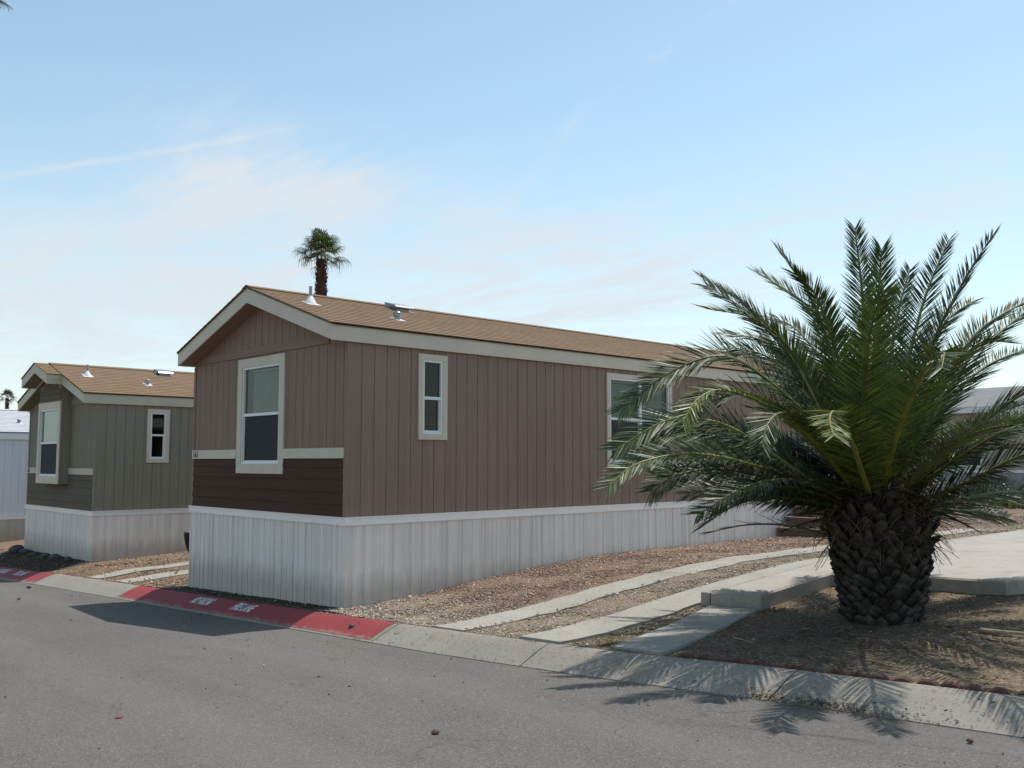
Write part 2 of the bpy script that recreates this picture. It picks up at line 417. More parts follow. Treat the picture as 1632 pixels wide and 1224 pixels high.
# soil mounds against the trunk and in front of the skirting
Z += -.03*np.exp(-(((GX-5.66)**2+(GYY-2.08)**2)/.9))
ny, nx = GX.shape
V = np.stack([GX, GYY, Z], -1).reshape(-1, 3)
idx = np.arange(ny*nx).reshape(ny, nx)
Fq = np.stack([idx[:-1, :-1], idx[:-1, 1:], idx[1:, 1:], idx[1:, :-1]], -1).reshape(-1, 4)
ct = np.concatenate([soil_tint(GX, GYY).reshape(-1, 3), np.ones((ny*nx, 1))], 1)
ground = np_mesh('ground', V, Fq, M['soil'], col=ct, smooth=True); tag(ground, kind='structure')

# road sheet with a shallow crown; its far side has its own verge
rx = np.concatenate([np.linspace(-300, -31, 12), np.arange(-30, 30.1, .5), np.linspace(31, 300, 12)])
tt = np.array([0, .15, .5, 1, 2, 3.5, 5, 6.5, 7.6])
V = []; 
for x in rx:
    e = edge_y(x)+.02
    for t in tt: V.append((x, e-t, road_z(x)+.004+.022*math.sin(min(t, 7.6)/7.6*math.pi)-.02*math.exp(-(t/.25)**2)))
n = len(tt); idx = np.arange(len(V)).reshape(-1, n)
Fq = np.stack([idx[:-1, :-1], idx[:-1, 1:], idx[1:, 1:], idx[1:, :-1]], -1).reshape(-1, 4)
road = np_mesh('road', V, Fq, M['asphalt'], smooth=True); tag(road, kind='structure')

# rolled curb: profile across (u 0 gutter lip .. 1 back)
CP = [(0, -.012), (.10, .006), (.22, .028), (.40, .060), (.60, .095), (.78, .120), (.90, .130), (1, .130)]
def curb_pt(x, u, dz=0):
    e, b = edge_y(x), back_y(x)
    return (x, e+(b-e)*u, road_z(x)+pw(u, CP)+dz)
def curb_strip(mb, x0, x1, us, dz, step=.25, skirt=True):
    xs = list(np.linspace(x0, x1, max(2, int((x1-x0)/step)+1)))
    for a, b in zip(xs, xs[1:]):
        for p, q in zip(us, us[1:]):
            mb.quad(curb_pt(a, p, dz), curb_pt(b, p, dz), curb_pt(b, q, dz), curb_pt(a, q, dz))
    if skirt:
        for a, b in zip(xs, xs[1:]):
            mb.quad(curb_pt(a, 1, dz), curb_pt(b, 1, dz), curb_pt(b, 1, -.25), curb_pt(a, 1, -.25))
            mb.quad(curb_pt(a, 0, dz), curb_pt(a, 0, -.2), curb_pt(b, 0, -.2), curb_pt(b, 0, dz))
        for a in (x0, x1):
            for p, q in zip(us, us[1:]):
                mb.quad(curb_pt(a, p, dz), curb_pt(a, q, dz), curb_pt(a, q, -.25), curb_pt(a, p, -.25))
U9 = [0, .05, .1, .16, .22, .31, .40, .5, .60, .69, .78, .84, .90, 1]
mb = MB(); x = -60.0
joints = [-40, -25, -16.4, -12.3, -8.95, -5.1, -2.0, 1.62, 3.72, 6.0, 8.9, 12, 16, 25, 60]
prev = -60
for j in joints: curb_strip(mb, prev, j-.006, U9, .004); prev = j+.006
def curb_uv(x, y, z): return (x, (y-edge_y(x))/max(.05, back_y(x)-edge_y(x)))
tag(mb.build('curb', M['concrete'], uvf=curb_uv, smooth=True), kind='structure')
for a, b in ((-5.06, 1.55), (-16.3, -8.98)):
    mb = MB(); curb_strip(mb, a, b, [.07, .1, .16, .22, .31, .40, .5, .60, .69, .78, .84, .90, .97], .008, skirt=False)
    tag(mb.build('red_curb_paint', M['red'], uvf=curb_uv, smooth=True), kind='structure')

def text_mesh(s, size, ext=0, bold=0):
    cu = bpy.data.curves.new('lettering', 'FONT'); cu.body = s; cu.size = size; cu.extrude = ext; cu.offset = bold; cu.resolution_u = 3
    o = bpy.data.objects.new('lettering', cu); COL.objects.link(o)
    dg = bpy.context.evaluated_depsgraph_get(); dg.update()
    me = bpy.data.meshes.new_from_object(o.evaluated_get(dg)); vs = [tuple(v.co) for v in me.vertices]; fs = [tuple(p.vertices) for p in me.polygons]
    bpy.data.objects.remove(o); bpy.data.curves.remove(cu); bpy.data.meshes.remove(me)
    return vs, fs
def curb_text(s, x0, width, u0, u1):
    vs, fs = text_mesh(s, 1, 0, .045); xa = min(v[0] for v in vs); xb = max(v[0] for v in vs); ya = min(v[1] for v in vs); yb = max(v[1] for v in vs)
    mb = MB(); mb.add([curb_pt(x0+(v[0]-xa)/(xb-xa)*width, u0+(v[1]-ya)/(yb-ya)*(u1-u0), .014) for v in vs], fs)
    tag(mb.build('curb_lettering', M['stencil']), kind='structure')
curb_text('NO PARKING', -2.86, .55, .34, .74); curb_text('FIRE LANE', -1.68, .50, .34, .74)
curb_text('NO PARKING', -11.6, .58, .36, .72); curb_text('FIRE LANE', -10.55, .52, .36, .72)

# concrete wheel strips, walkway and patio slab
def slab_poly(mb, poly, top, thick, jig=0, sub=.5):
    """poly: ccw outline; top(x,y) height. Outline subdivided and slightly ragged, cap as a fan grid, with side faces"""
    out = []
    for (a, b), (c, d) in zip(poly, poly[1:]+poly[:1]):
        n = max(1, int(math.hypot(c-a, d-b)/sub))
        for k in range(n):
            t = k/n; out.append((a+(c-a)*t+random.uniform(-jig, jig), b+(d-b)*t+random.uniform(-jig, jig)))
    return out
def strip(name, x0, x1, y0, y1, jig, mat, dz=.028, curve=None):
    mb = MB(); n = max(2, int((y1-y0)/.2)); L_ = []
    for k in range(n+1):
        y = y0+(y1-y0)*k/n; a = x0+random.uniform(-jig, jig); b = x1+random.uniform(-jig, jig)*1.6
        c = curve(y) if curve else 0
        L_.append((a+c, b+c, y))
    for (a, b, y), (c, d, q) in zip(L_, L_[1:]):
        f = lambda x, yy: (x, yy, float(terr(x, yy))+dz)
        g = lambda x, yy: (x, yy, float(terr(x, yy))-.15)
        m1, m2 = (a+b)/2, (c+d)/2
        mb.quad(f(a, y), f(m1, y), f(m2, q), f(c, q)); mb.quad(f(m1, y), f(b, y), f(d, q), f(m2, q))
        mb.quad(g(b, y), f(b, y), f(d, q), g(d, q)); mb.quad(f(a, y), g(a, y), g(c, q), f(c, q))
    (a, b, y) = L_[0]; mb.quad(g(a, y), g(b, y), f(b, y), f(a, y)); (a, b, y) = L_[-1]; mb.quad(g(b, y), g(a, y), f(a, y), f(b, y))
    return tag(mb.build(name, mat), kind='structure')
strip('driveway_strip', 2.08, 2.58, -.30, 3.35, .022, M['concrete_pale'], .014)
strip('driveway_strip', 2.10, 2.62, 3.365, 13, .03, M['concrete_pale'], .014)
strip('driveway_strip', 3.30, 3.84, -.26, 12, .012, M['concrete_pale'], .026)
strip('driveway_strip', -7.5, -7.0, -.38, 12, .02, M['concrete_pale'], .016)
strip('driveway_strip', -6.3, -5.75, -.38, 12, .02, M['concrete_pale'], .016)
strip('walkway', 3.99, 4.53, .86, 1.80, .006, M['concrete_pale'], .022, curve=lambda y: (1.8-y)*.16)
strip('walkway', 3.99, 4.53, -.12, .845, .006, M['concrete_pale'], .022, curve=lambda y: (1.8-y)*.16)

def slab(name, poly, zf, thick, mat, bev=.018):
    mb = MB(); P = poly; n = len(P); cx_ = sum(p[0] for p in P)/n; cy_ = sum(p[1] for p in P)/n
    nor = []
    for i in range(n):
        a = Vector(P[i-1]+(0,)); b = Vector(P[i]+(0,)); c = Vector(P[(i+1) % n]+(0,))
        e1 = (b-a).normalized(); e2 = (c-b).normalized(); n1 = Vector((-e1.y, e1.x, 0)); n2 = Vector((-e2.y, e2.x, 0))
        k = (n1+n2); nor.append(k/max(.3, (1+n1.dot(n2))))
    top = [(p[0]+q.x*bev, p[1]+q.y*bev, zf(*p)) for p, q in zip(P, nor)]
    mid_ = [(p[0], p[1], zf(*p)-bev) for p in P]; bot = [(p[0], p[1], zf(*p)-thick) for p in P]
    b = mb.add(top+mid_+bot, [tuple(range(n))]+[(n+i, n+(i+1) % n, (i+1) % n, i) for i in range(n)]+[(2*n+i, 2*n+(i+1) % n, n+(i+1) % n, n+i) for i in range(n)])
    return tag(mb.build(name, mat), kind='structure')
def slab_top(x, y): return float(pw(y, [(1.7, .455), (3.3, .575), (5, .63), (12, .66), (30, .66)]))+.035*(x-4.2)
slab('patio_slab', [(3.985, 1.80), (4.535, 1.85), (4.56, 3.22), (4.9, 3.36), (6.30, 3.30), (6.50, 3.52), (6.75, 16), (3.93, 16), (3.93, 4.2)], slab_top, .42, M['slab'])
slab('slab_edging', [(3.87, 1.79), (3.975, 1.79), (3.92, 4.2), (3.92, 16), (3.84, 16), (3.85, 4.2)], lambda x, y: slab_top(x, y)-.004, .40, M['concrete_pale'], .008)

# ------------------------------------------------------------------ houses
def spt(axis, plane, out): 
    return (lambda s, d, z: (s, plane+out*d, z)) if axis == 'x' else (lambda s, d, z: (plane+out*d, s, z))
def sbox(mb, axis, plane, out, s0, s1, d0, d1, z0, z1, m=0):
    if axis == 'x': a, b = sorted((plane+out*d0, plane+out*d1)); mb.box(s0, a, z0, s1, b, z1, m)
    else: a, b = sorted((plane+out*d0, plane+out*d1)); mb.box(a, s0, z0, b, s1, z1, m)
def wall_panel(mb, axis, plane, out, prof, z0, ztop, holes=()):
    """prof: sorted [(s, depth)]; ztop(s); holes (s0, s1, za, zb)"""
    P = spt(axis, plane, out); S = [p[0] for p in prof]; Dp = [p[1] for p in prof]
    cuts = sorted(set(S) | {h[k] for h in holes for k in (0, 1)})
    cuts = [c for c in cuts if S[0]-1e-6 <= c <= S[-1]+1e-6]
    for a, b in zip(cuts, cuts[1:]):
        if b-a < 1e-6: continue
        da, db = np.interp(a+1e-7, S, Dp), np.interp(b-1e-7, S, Dp); mid_ = (a+b)/2
        zs = [(z0, None)]; cur = z0
        for h in sorted(holes, key=lambda h: h[2]):
            if h[0] < mid_ < h[1]:
                mb.quad(P(a, da, cur), P(b, db, cur), P(b, db, h[2]), P(a, da, h[2])); cur = h[3]
        mb.quad(P(a, da, cur), P(b, db, cur), P(b, db, ztop(b)), P(a, da, ztop(a)))
def groove_prof(s0, s1, sp, first=None, gw=.012, dp=.008):
    pr = [(s0, 0)]; g = first if first is not None else s0+sp
    while g < s1-gw:
        if g > s0+gw: pr += [(g-gw/2, 0), (g-gw/2+.002, -dp), (g+gw/2-.002, -dp), (g+gw/2, 0)]
        g += sp
    return pr+[(s1, 0)]
def rib_prof(s0, s1, seed=0, soft=False):
    r = random.Random(seed); pr = [(s0, 0)]; s = s0+.05; k = 0
    pat = [(.105, .020), (.150, .034), (.115, .022), (.135, .026)] if not soft else [(.15, .05), (.19, .03), (.16, .055), (.21, .035)]
    while s < s1-.12:
        st_, w = pat[k % 4]; k += 1; st_ *= r.uniform(.92, 1.08); dp = -.011 if not soft else -.010
        pr += [(s, 0), (s+.006, dp), (s+w, dp), (s+w+.006, 0)]; s += st_+w
    return pr+[(s1, 0)]

def window(parent, axis, plane, out, so, zo, trim, mull=(), rail=None, blind=None, trim_mat=None, name='window', screen=True):
    s0, s1 = so; z0, z1 = zo; l, r, t, b = trim; rz = rail
    w = MB(); i0, i1, a0, a1 = s0+l, s1-r, z0+b, z1-t; fw = .028
    B = lambda mb, *k: sbox(mb, axis, plane, out, *k)
    B(w, i0, i1, -.05, .012, a0, a0+fw); B(w, i0, i1, -.05, .012, a1-fw, a1)
    B(w, i0, i0+fw, -.05, .012, a0+fw, a1-fw); B(w, i1-fw, i1, -.05, .012, a0+fw, a1-fw)
    cells = [i0+fw]+[q for m_ in mull for q in (m_-.03, m_+.03)]+[i1-fw]
    for m_ in mull: B(w, m_-.03, m_+.03, -.05, .014, a0+fw, a1-fw)
    pairs = list(zip(cells[::2], cells[1::2]))
    for p, q in pairs:
        B(w, p, q, -.045, .006, rz-.02, rz+.02)
        B(w, p, q, -.05, -.012, a0+fw, a0+fw+.018); B(w, p, p+.014, -.05, -.012, a0+fw+.018, rz-.02); B(w, q-.014, q, -.05, -.012, a0+fw+.018, rz-.02)
    win = w.build(name, M['vinyl'], parent)
    tm = MB(); T = .024
    B(tm, s0, s1, 0.001, T, z1-t, z1); B(tm, s0, s1, 0.001, T, z0, z0+b)
    B(tm, s0, i0, 0.001, T, z0+b, z1-t); B(tm, i1, s1, 0.001, T, z0+b, z1-t)
    tm.build('window_trim', trim_mat or M['cream'], win)
    for p, q in pairs:
        for za, zb, d in ((rz+.02, a1-fw, -.022), (a0+fw+.018, rz-.02, -.036)):
            P = spt(axis, plane, out); g = MB(); g.quad(P(p, d, za), P(q, d, za), P(q, d, zb), P(p, d, zb)); g.build('pane', M['glass'], win)
        if screen:
            P = spt(axis, plane, out); g = MB(); g.quad(P(p, -.016, a0+fw), P(q, -.016, a0+fw), P(q, -.016, rz-.02), P(p, -.016, rz-.02)); g.build('screen', M['screen'], win)
        if blind:
            g = MB(); P = spt(axis, plane, out); zt = a1-fw
            if blind == 'slats':
                B(g, p+.03, q-.005, -.13, -.10, zt-.035, zt)
                k = zt-.045
                while k > rz-.02:
                    g.quad(P(p+.05, -.125, k), P(q-.005, -.125, k), P(q-.005, -.108, k-.024), P(p+.05, -.108, k-.024)); k -= .027
                g.build('blind', M['blind'], win)
            else:
                B(g, p+.005, q-.005, -.07, -.06, rz+.0, zt); g.build('blind', M['blind_white'], win)
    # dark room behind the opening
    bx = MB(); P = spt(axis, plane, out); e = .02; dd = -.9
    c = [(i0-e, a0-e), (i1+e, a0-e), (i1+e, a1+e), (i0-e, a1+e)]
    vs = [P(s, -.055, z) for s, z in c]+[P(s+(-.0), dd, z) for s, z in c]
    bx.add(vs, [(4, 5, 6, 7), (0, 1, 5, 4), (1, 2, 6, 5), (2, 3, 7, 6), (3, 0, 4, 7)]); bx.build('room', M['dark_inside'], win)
    return (i0, i1, a0, a1)

SLOPE = .335
def make_house(label, X1, Y0, zf, L_, mats, gy, holes_front=(), holes_side=(), zbot=-.8, grs=.19, wains=True, belt=True, number=None, front_over=.27, gap=None, back_overhang=.2, simple_=False):
    X0 = X1-4.27; xm = (X0+X1)/2; hw = 2.135+.045
    zw = zf+2.15; ze = zf+2.345; zr = ze+hw*SLOPE
    wallm, lowm, trimm, shing, skm = mats
    root = empty('mobile_home', (xm, Y0, gy), label, 'mobile home', 'mobile homes in a row along the road')
    rake = lambda x: zr-.215-SLOPE*abs(x-xm)
    # front (gable) wall, side walls, rear wall
    mb = MB(); pr = groove_prof(X0, X1, grs)
    i = np.argmin([abs(p[0]-xm) for p in pr]); pr = sorted(set(pr+[(xm, 0)]))
    wall_panel(mb, 'x', Y0, -1, pr, zf-.05, lambda s: rake(s)+.05, holes_front); mb.build('gable_wall', wallm, root)
    mb = MB(); wall_panel(mb, 'x', Y0+L_, 1, pr, zf-.05, lambda s: rake(s)+.05); mb.build('gable_wall', wallm, root)
    mb = MB(); wall_panel(mb, 'y', X1, 1, groove_prof(Y0, Y0+L_, grs, Y0+.2), zf-.05, lambda s: zw+.1, holes_side); mb.build('wall', wallm, root)
    mb = MB(); wall_panel(mb, 'y', X0, -1, groove_prof(Y0, Y0+L_, grs, Y0+.2), zf-.05, lambda s: zw+.1); mb.build('wall', wallm, root)
    mb = MB(); mb.box(X1-.06, Y0-.014, zf, X1+.014, Y0-.001, zw-.02); mb.box(X1+.001, Y0-.001, zf, X1+.014, Y0+.045, zw-.02); mb.build('corner_board', wallm, root)
    mb = MB(); mb.box(X0-.014, Y0-.014, zf, X0+.05, Y0-.001, zw-.02); mb.build('corner_board', wallm, root)
    # rake and eave fascia, soffits
    yf = Y0-front_over; yb = Y0+L_+back_overhang; xe0, xe1 = xm-hw, xm+hw
    for sgn in (-1, 1):
        xe = xm+sgn*hw
        for y0_, y1_ in ((yf, yf+.022), (yb-.022, yb)):
            mb = MB(); P = [(xm, zr-.01), (xm, zr-.215), (xe, ze-.205), (xe, ze-.01)]
            if sgn > 0: P = P[::-1]
            mb.prism(P, 'y', y0_, y1_); mb.build('fascia', trimm, root)
        mb = MB(); a, b = sorted((xe, xe-sgn*.022)); mb.box(a, yf+.0225, ze-.205, b, yb-.0225, ze-.012); mb.build('fascia', trimm, root)
        mb = MB(); xi = xe-sgn*.0225
        mb.add([(xm, yf+.0225, zr-.20), (xi, yf+.0225, ze-.195+.0225*SLOPE), (xi, Y0-.002, ze-.195+.0225*SLOPE), (xm, Y0-.002, zr-.20)], [(0, 1, 2, 3)])
        mb.build('soffit', wallm, root)
        mb = MB(); xw = X1 if sgn > 0 else X0; a, b = sorted((xw, xi)); mb.box(a, Y0, ze-.185, b, yb-.03, ze-.175); mb.build('soffit', wallm, root)
    # shingle courses
    mb = MB(); sl = math.hypot(1, SLOPE); run = .135/sl
    for sgn in (-1, 1):
        u = hw+.018; k = 0
        while u > .0:
            u2 = max(0, u-run); xa, xb = xm+sgn*u, xm+sgn*u2
            za, zb = zr-SLOPE*u+.012, zr-SLOPE*u2+.012
            wob = .004
            mb.quad((xa, yf-.018, za+.007), (xa, yb+.018, za+.007), (xb, yb+.018, zb+.001), (xb, yf-.018, zb+.001))
            mb.quad((xa, yf-.018, za-.006), (xa, yb+.018, za-.006), (xa, yb+.018, za+.007), (xa, yf-.018, za+.007))
            for yy in (yf-.018, yb+.018): mb.quad((xa, yy, za-.014), (xb, yy, zb-.014), (xb, yy, zb+.001), (xa, yy, za+.007))
            u = u2
        mb.quad((xm+sgn*(hw+.018), yf-.018, ze-.02), (xm+sgn*(hw+.018), yb+.018, ze-.02), (xm, yb+.018, zr-.013), (xm, yf-.018, zr-.013))
        mb.quad((xm+sgn*.12, yf-.019, zr-.12*SLOPE+.028), (xm+sgn*.12, yb+.019, zr-.12*SLOPE+.028), (xm, yb+.019, zr+.032), (xm, yf-.019, zr+.032))
    roof = mb.build('roof', shing, root, uvf=lambda x, y, z: (y+(7 if x > xm else 0), (hw+.018-abs(x-xm))*sl))
    # trim board across the gable
    mb = MB(); zt = zf+2.16
    mb.box(X0+.05, Y0-.02, zt, X1-.42, Y0-.001, zt+.115) if not simple_ else mb.box(X0+.05, Y0-.02, zt, X0+.1, Y0-.001, zt+.05)
    mb.build('gable_trim', M['brown_trim'] if wallm is M['brown'] else wallm, root)
    # lapped lower siding and the belt trim on the front
    if wains:
        segs = [(X0+.052, X1-.062)]
        mb = MB(); z = zf; k = 0; H = zf+.715
        g0, g1, gz = gap if gap else (0, 0, 9)
        while z < H-.01:
            z2 = min(z+.152, H)
            parts = segs if z2 <= gz+.001 or not gap else [(segs[0][0], g0), (g1, segs[0][1])]
            if gap and z < gz-.001 < z2: mb.add([(g0, Y0-.024, z), (g1, Y0-.024, z), (g1, Y0-.017, gz), (g0, Y0-.017, gz)], [(0, 1, 2, 3)])
            for a, b in parts:
                mb.add([(a, Y0-.024, z), (b, Y0-.024, z), (b, Y0-.010, z2), (a, Y0-.010, z2), (a, Y0-.002, z), (b, Y0-.002, z), (a, Y0-.002, z2), (b, Y0-.002, z2)],
                       [(0, 1, 2, 3), (4, 5, 1, 0), (4, 0, 3, 6), (1, 5, 7, 2), (3, 2, 7, 6)])
            z = z2
        mb.build('lower_siding', lowm, root)
        for a, b in ([(segs[0][0]-.03, g0), (g1, segs[0][1]+.028)] if gap else segs):
            mb = MB(); mb.box(a, Y0-.03, H+.001, b, Y0-.001, H+.13); o = mb.build('belt_trim', trimm, root)
        if number:
            vs, fs = text_mesh(number, 1, .05); xa = min(v[0] for v in vs); xb = max(v[0] for v in vs); ya = min(v[1] for v in vs); yb_ = max(v[1] for v in vs)
            mb = MB(); nx0, nx1 = X0+.08, X0+.215
            mb.add([(nx0+(v[0]-xa)/(xb-xa)*(nx1-nx0), Y0-.0305-(v[2]+.05)*.04, H+.02+(v[1]-ya)/(yb_-ya)*.10) for v in vs], fs)
            mb.build('house_number', M['number'], root)
    # skirting and its cap
    so = .018; zc = zf-.085
    mb = MB(); wall_panel(mb, 'x', Y0-so, -1, rib_prof(X0-so, X1+so, 1), zbot, lambda s: zc+.02); mb.build('skirting', skm, root, off=(0, 0, 0))
    mb = MB(); wall_panel(mb, 'x', Y0+L_+so, 1, rib_prof(X0-so, X1+so, 2), zbot, lambda s: zc+.02); mb.build('skirting', skm, root, off=(0, 0, 0))
    mb = MB(); wall_panel(mb, 'y', X1+so, 1, rib_prof(Y0-so, Y0+L_+so, 3, True), zbot, lambda s: zc+.02); mb.build('skirting', skm, root, off=(0, 0, 0))
    mb = MB(); wall_panel(mb, 'y', X0-so, -1, rib_prof(Y0-so, Y0+L_+so, 4, True), zbot, lambda s: zc+.02); mb.build('skirting', skm, root, off=(0, 0, 0))
    for axis, pl, out, a, b in (('x', Y0, -1, X0-.045, X1+.045), ('y', X1, 1, Y0-.0005, Y0+L_), ('y', X0, -1, Y0-.0005, Y0+L_)):
        mb = MB(); k = a; j = 0
        while k < b-.01:
            q = min(b, k+2.44); ex = .0015*(j % 2)
            sbox(mb, axis, pl, out, k, q-.001, .001, .030+ex, zc-.005, zc+.078); sbox(mb, axis, pl, out, k, q-.001, .001, .044+ex, zc+.078, zc+.088)
            sbox(mb, axis, pl, out, k, q-.001, .031+ex, .036+ex, zc-.012, zc+.012)
            k = q; j += 1
        mb.build('skirting_cap', M['alu'], root)
    def rz_(x, y=0): return zr-SLOPE*abs(x-xm)+.015
    # roof fittings
    px, py = xm+.86, Y0+.22
    vp = MB(); vp.tube([(px, py, rz_(px)-.05), (px, py, rz_(px)+.23)], .022, 10); vp = vp.build('vent_pipe', M['galv'], root)
    fl = MB(); z = rz_(px); fl.lathe((px, py, z), [(.085, -.02), (.07, .02), (.032, .09), (.03, .10)], 14)
    fl.add([(px-.07, py-.10, z+.07*SLOPE+.004), (px+.13, py-.10, z-.13*SLOPE+.004), (px+.13, py+.10, z-.13*SLOPE+.004), (px-.07, py+.10, z+.07*SLOPE+.004)], [(0, 1, 2, 3)])
    fl.build('flashing', M['alu'], vp)
    ex, ey = xm+1.33, Y0+1.32; z = rz_(ex)
    ev = MB(); ev.lathe((ex, ey, z), [(.04, -.03), (.04, .035), (.055, .04), (.057, .09), (.045, .105), (.01, .11)], 14); ev = ev.build('exhaust_vent', M['galv'], root)
    fl = MB(); fl.add([(ex-.08, ey-.08, z+.08*SLOPE+.004), (ex+.11, ey-.08, z-.11*SLOPE+.004), (ex+.11, ey+.08, z-.11*SLOPE+.004), (ex-.08, ey+.08, z+.08*SLOPE+.004)], [(0, 1, 2, 3)]); fl.build('flashing', M['alu'], ev)
    hx, hy = xm+.34, Y0+2.08; z = rz_(hx)
    hv = MB()
    hv.prism([(hx-.15, rz_(hx-.15)+.035), (hx+.14, rz_(hx+.14)+.05), (hx+.15, rz_(hx+.15)+.07), (hx+.12, rz_(hx+.12)+.09), (hx-.15, rz_(hx-.15)+.075)][::-1], 'y', hy-.17, hy+.17)
    hv.prism([(hx-.1, rz_(hx-.1)-.02), (hx+.09, rz_(hx+.09)-.02), (hx+.09, rz_(hx+.09)+.055), (hx-.1, rz_(hx-.1)+.045)], 'y', hy-.11, hy+.11)
    hv = hv.build('roof_vent', M['galv'], root)
    fl = MB(); fl.add([(hx-.14, hy-.19, rz_(hx-.14)+.005), (hx+.17, hy-.19, rz_(hx+.17)+.005), (hx+.17, hy+.19, rz_(hx+.17)+.005), (hx-.14, hy+.19, rz_(hx-.14)+.005)], [(0, 1, 2, 3)]); fl.build('flashing', M['galv'], hv)
    return root, dict(X0=X0, X1=X1, xm=xm, zw=zw, ze=ze, zr=zr, rz=rz_)

# --- the brown home
W1 = (-2.82, -1.50, 1.62, 3.24)
h1, g1 = make_house('brown mobile home with cream trim and white skirting, nearest the camera beside the big palm', 0, 0, 1.11, 17.0,
    (M['brown'], M['dark_brown'], M['cream'], M['shingle'], M['skirt']), .0,
    holes_front=[(-2.69, -1.63, 1.755, 3.115)], holes_side=[(1.145, 1.475, 2.145, 3.115), (4.855, 6.375, 1.775, 3.105)],
    gap=(-2.8195, -1.5005, 1.62), number='161')
window(h1, 'x', 0, -1, (-2.82, -1.50), (1.62, 3.24), (.13, .13, .125, .135), rail=2.44, blind='slats')
window(h1, 'y', 0, 1, (1.07, 1.55), (2.07, 3.19), (.075, .075, .075, .075), rail=2.615, screen=False)
window(h1, 'y', 0, 1, (4.78, 6.45), (1.70, 3.18), (.075, .075, .075, .075), mull=(5.615,), rail=2.46, blind='slats')
mb = MB(); mb.box(.002, 11.55, 1.13, .04, 12.45, 3.1); dr = mb.build('door', M['vinyl'], h1)
mb = MB(); mb.lathe((.075, 11.63, 2.05), [(.01, -.03), (.03, -.015), (.03, .015), (.01, .03)], 10); mb.tube([(.03, 11.63, 2.05), (.075, 11.63, 2.05)], .01, 6); mb.build('handle', M['galv'], dr)
mb = MB(); mb.box(.001, 10.04, 1.40, .03, 10.12, 1.49); mb.build('outlet_box', M['vinyl'], h1)
# unseen canopy and posts, added to cast the shadow on the olive home's driveway
mb = MB(); mb.prism([(-4.33, 2.86), (-6.35, 2.55), (-6.35, 2.62), (-4.33, 2.93)], 'y', 1.95, 8.2); aw = mb.build('shadow_awning', M['alu'], h1)
for yy in (2.1, 8.05):
    mb = MB(); mb.box(-6.3, yy-.04, -.3, -6.22, yy+.04, 2.56); mb.build('post', M['alu'], aw)

# --- the olive home
X2, Y2, Z2 = -9.62, .40, .80
h2, g2 = make_house('olive mobile home with a projecting window bay, second along the road', X2, Y2, Z2, 16.5,
    (M['olive'], M['olive_dark'], M['cream2'], M['shingle'], M['skirt']), -.2,
    holes_front=[], holes_side=[(1.49, 1.82, 1.83, 2.79)], gap=(-12.53, -11.08, 1.3), number='162')
window(h2, 'y', X2, 1, (1.415, 1.885), (1.76, 2.87), (.075, .075, .075, .075), rail=2.33, screen=False)
# window bay hung on the front, under its own projecting gable
bx0, bx1, by = -12.53, -11.08, .19; bm = (bx0+bx1)/2
mb = MB(); pr = sorted(set(groove_prof(bx0, bx1, .19)+[(bm, 0)]))
wall_panel(mb, 'x', by, -1, pr, 1.31, lambda s: 3.62-SLOPE*abs(s-bm), [(bx0+.13, bx1-.13, 1.47, 2.90)])
for xx, o_ in ((bx0, -1), (bx1, 1)):
    mb.quad((xx, by, 1.31), (xx, Y2+.0, 1.31), (xx, Y2, 3.38), (xx, by, 3.38))
mb.quad((bx0, by, 1.31), (bx1, by, 1.31), (bx1, Y2, 1.31), (bx0, Y2, 1.31)); bay = mb.build('window_bay', M['olive'], h2)
mb = MB(); z = 3.09
while z < 3.55:
    hw2 = (3.60-z-.12)/SLOPE
    a, b = max(bx0+.03, bm-hw2), min(bx1-.03, bm+hw2)
    if b-a > .1: mb.add([(a, by-.02, z), (b, by-.02, z), (b, by-.008, z+.12), (a, by-.008, z+.12), (a, by-.001, z), (b, by-.001, z)], [(0, 1, 2, 3), (4, 5, 1, 0)])
    z += .12
mb.build('lap_panel', M['olive_dark'], bay)
def bay_window():
    w0 = (bx0+.0, bx1-.0)
    return window(h2, 'x', by, -1, (bx0+.005, bx1-.005), (1.315, 3.05), (.125, .125, .15, .155), rail=2.18, blind='roller')
bay_window()
zr2 = g2['zr']; xm2 = g2['xm']; ph = .86; py0 = -.16
for sgn in (-1, 1):
    xe = bm+sgn*ph; zt = zr2-.004; ze_ = zr2-SLOPE*ph
    mb = MB(); P = [(bm, zt-.0), (bm, zt-.2), (xe, ze_-.2), (xe, ze_)]
    mb.prism(P if sgn < 0 else P[::-1], 'y', py0, py0+.022); mb.build('fascia', M['cream2'], h2)
    mb = MB(); a, b = sorted((xe, xe-sgn*.022)); mb.box(a, py0+.0225, ze_-.2, b, Y2-.27, ze_); mb.build('fascia', M['cream2'], h2)
    mb = MB(); mb.quad((bm, py0+.0225, zt-.19), (xe-sgn*.0225, py0+.0225, ze_-.18), (xe-sgn*.0225, Y2-.002, ze_-.18), (bm, Y2-.002, zt-.19)); mb.build('soffit', M['olive'], h2)
mb = MB(); sl = math.hypot(1, SLOPE)
for sgn in (-1, 1):
    u = ph+.02
    while u > 0:
        u2 = max(0, u-.135/sl); xa, xb = bm+sgn*u, bm+sgn*u2; za, zb = zr2-SLOPE*u+.014, zr2-SLOPE*u2+.014
        mb.quad((xa, py0-.018, za+.007), (xa, Y2-.25, za+.007), (xb, Y2-.25, zb+.001), (xb, py0-.018, zb+.001))
        mb.quad((xa, py0-.018, za-.008), (xa, Y2-.25, za-.008), (xa, Y2-.25, za+.007), (xa, py0-.018, za+.007))
        mb.quad((xa, py0-.018, za-.014), (xb, py0-.018, zb-.014), (xb, py0-.018, zb+.001), (xa, py0-.018, za+.007))
        u = u2
mb.build('bay_roof', M['shingle'], h2, uvf=lambda x, y, z: (y+3, (ph+.02-abs(x-bm))*sl))

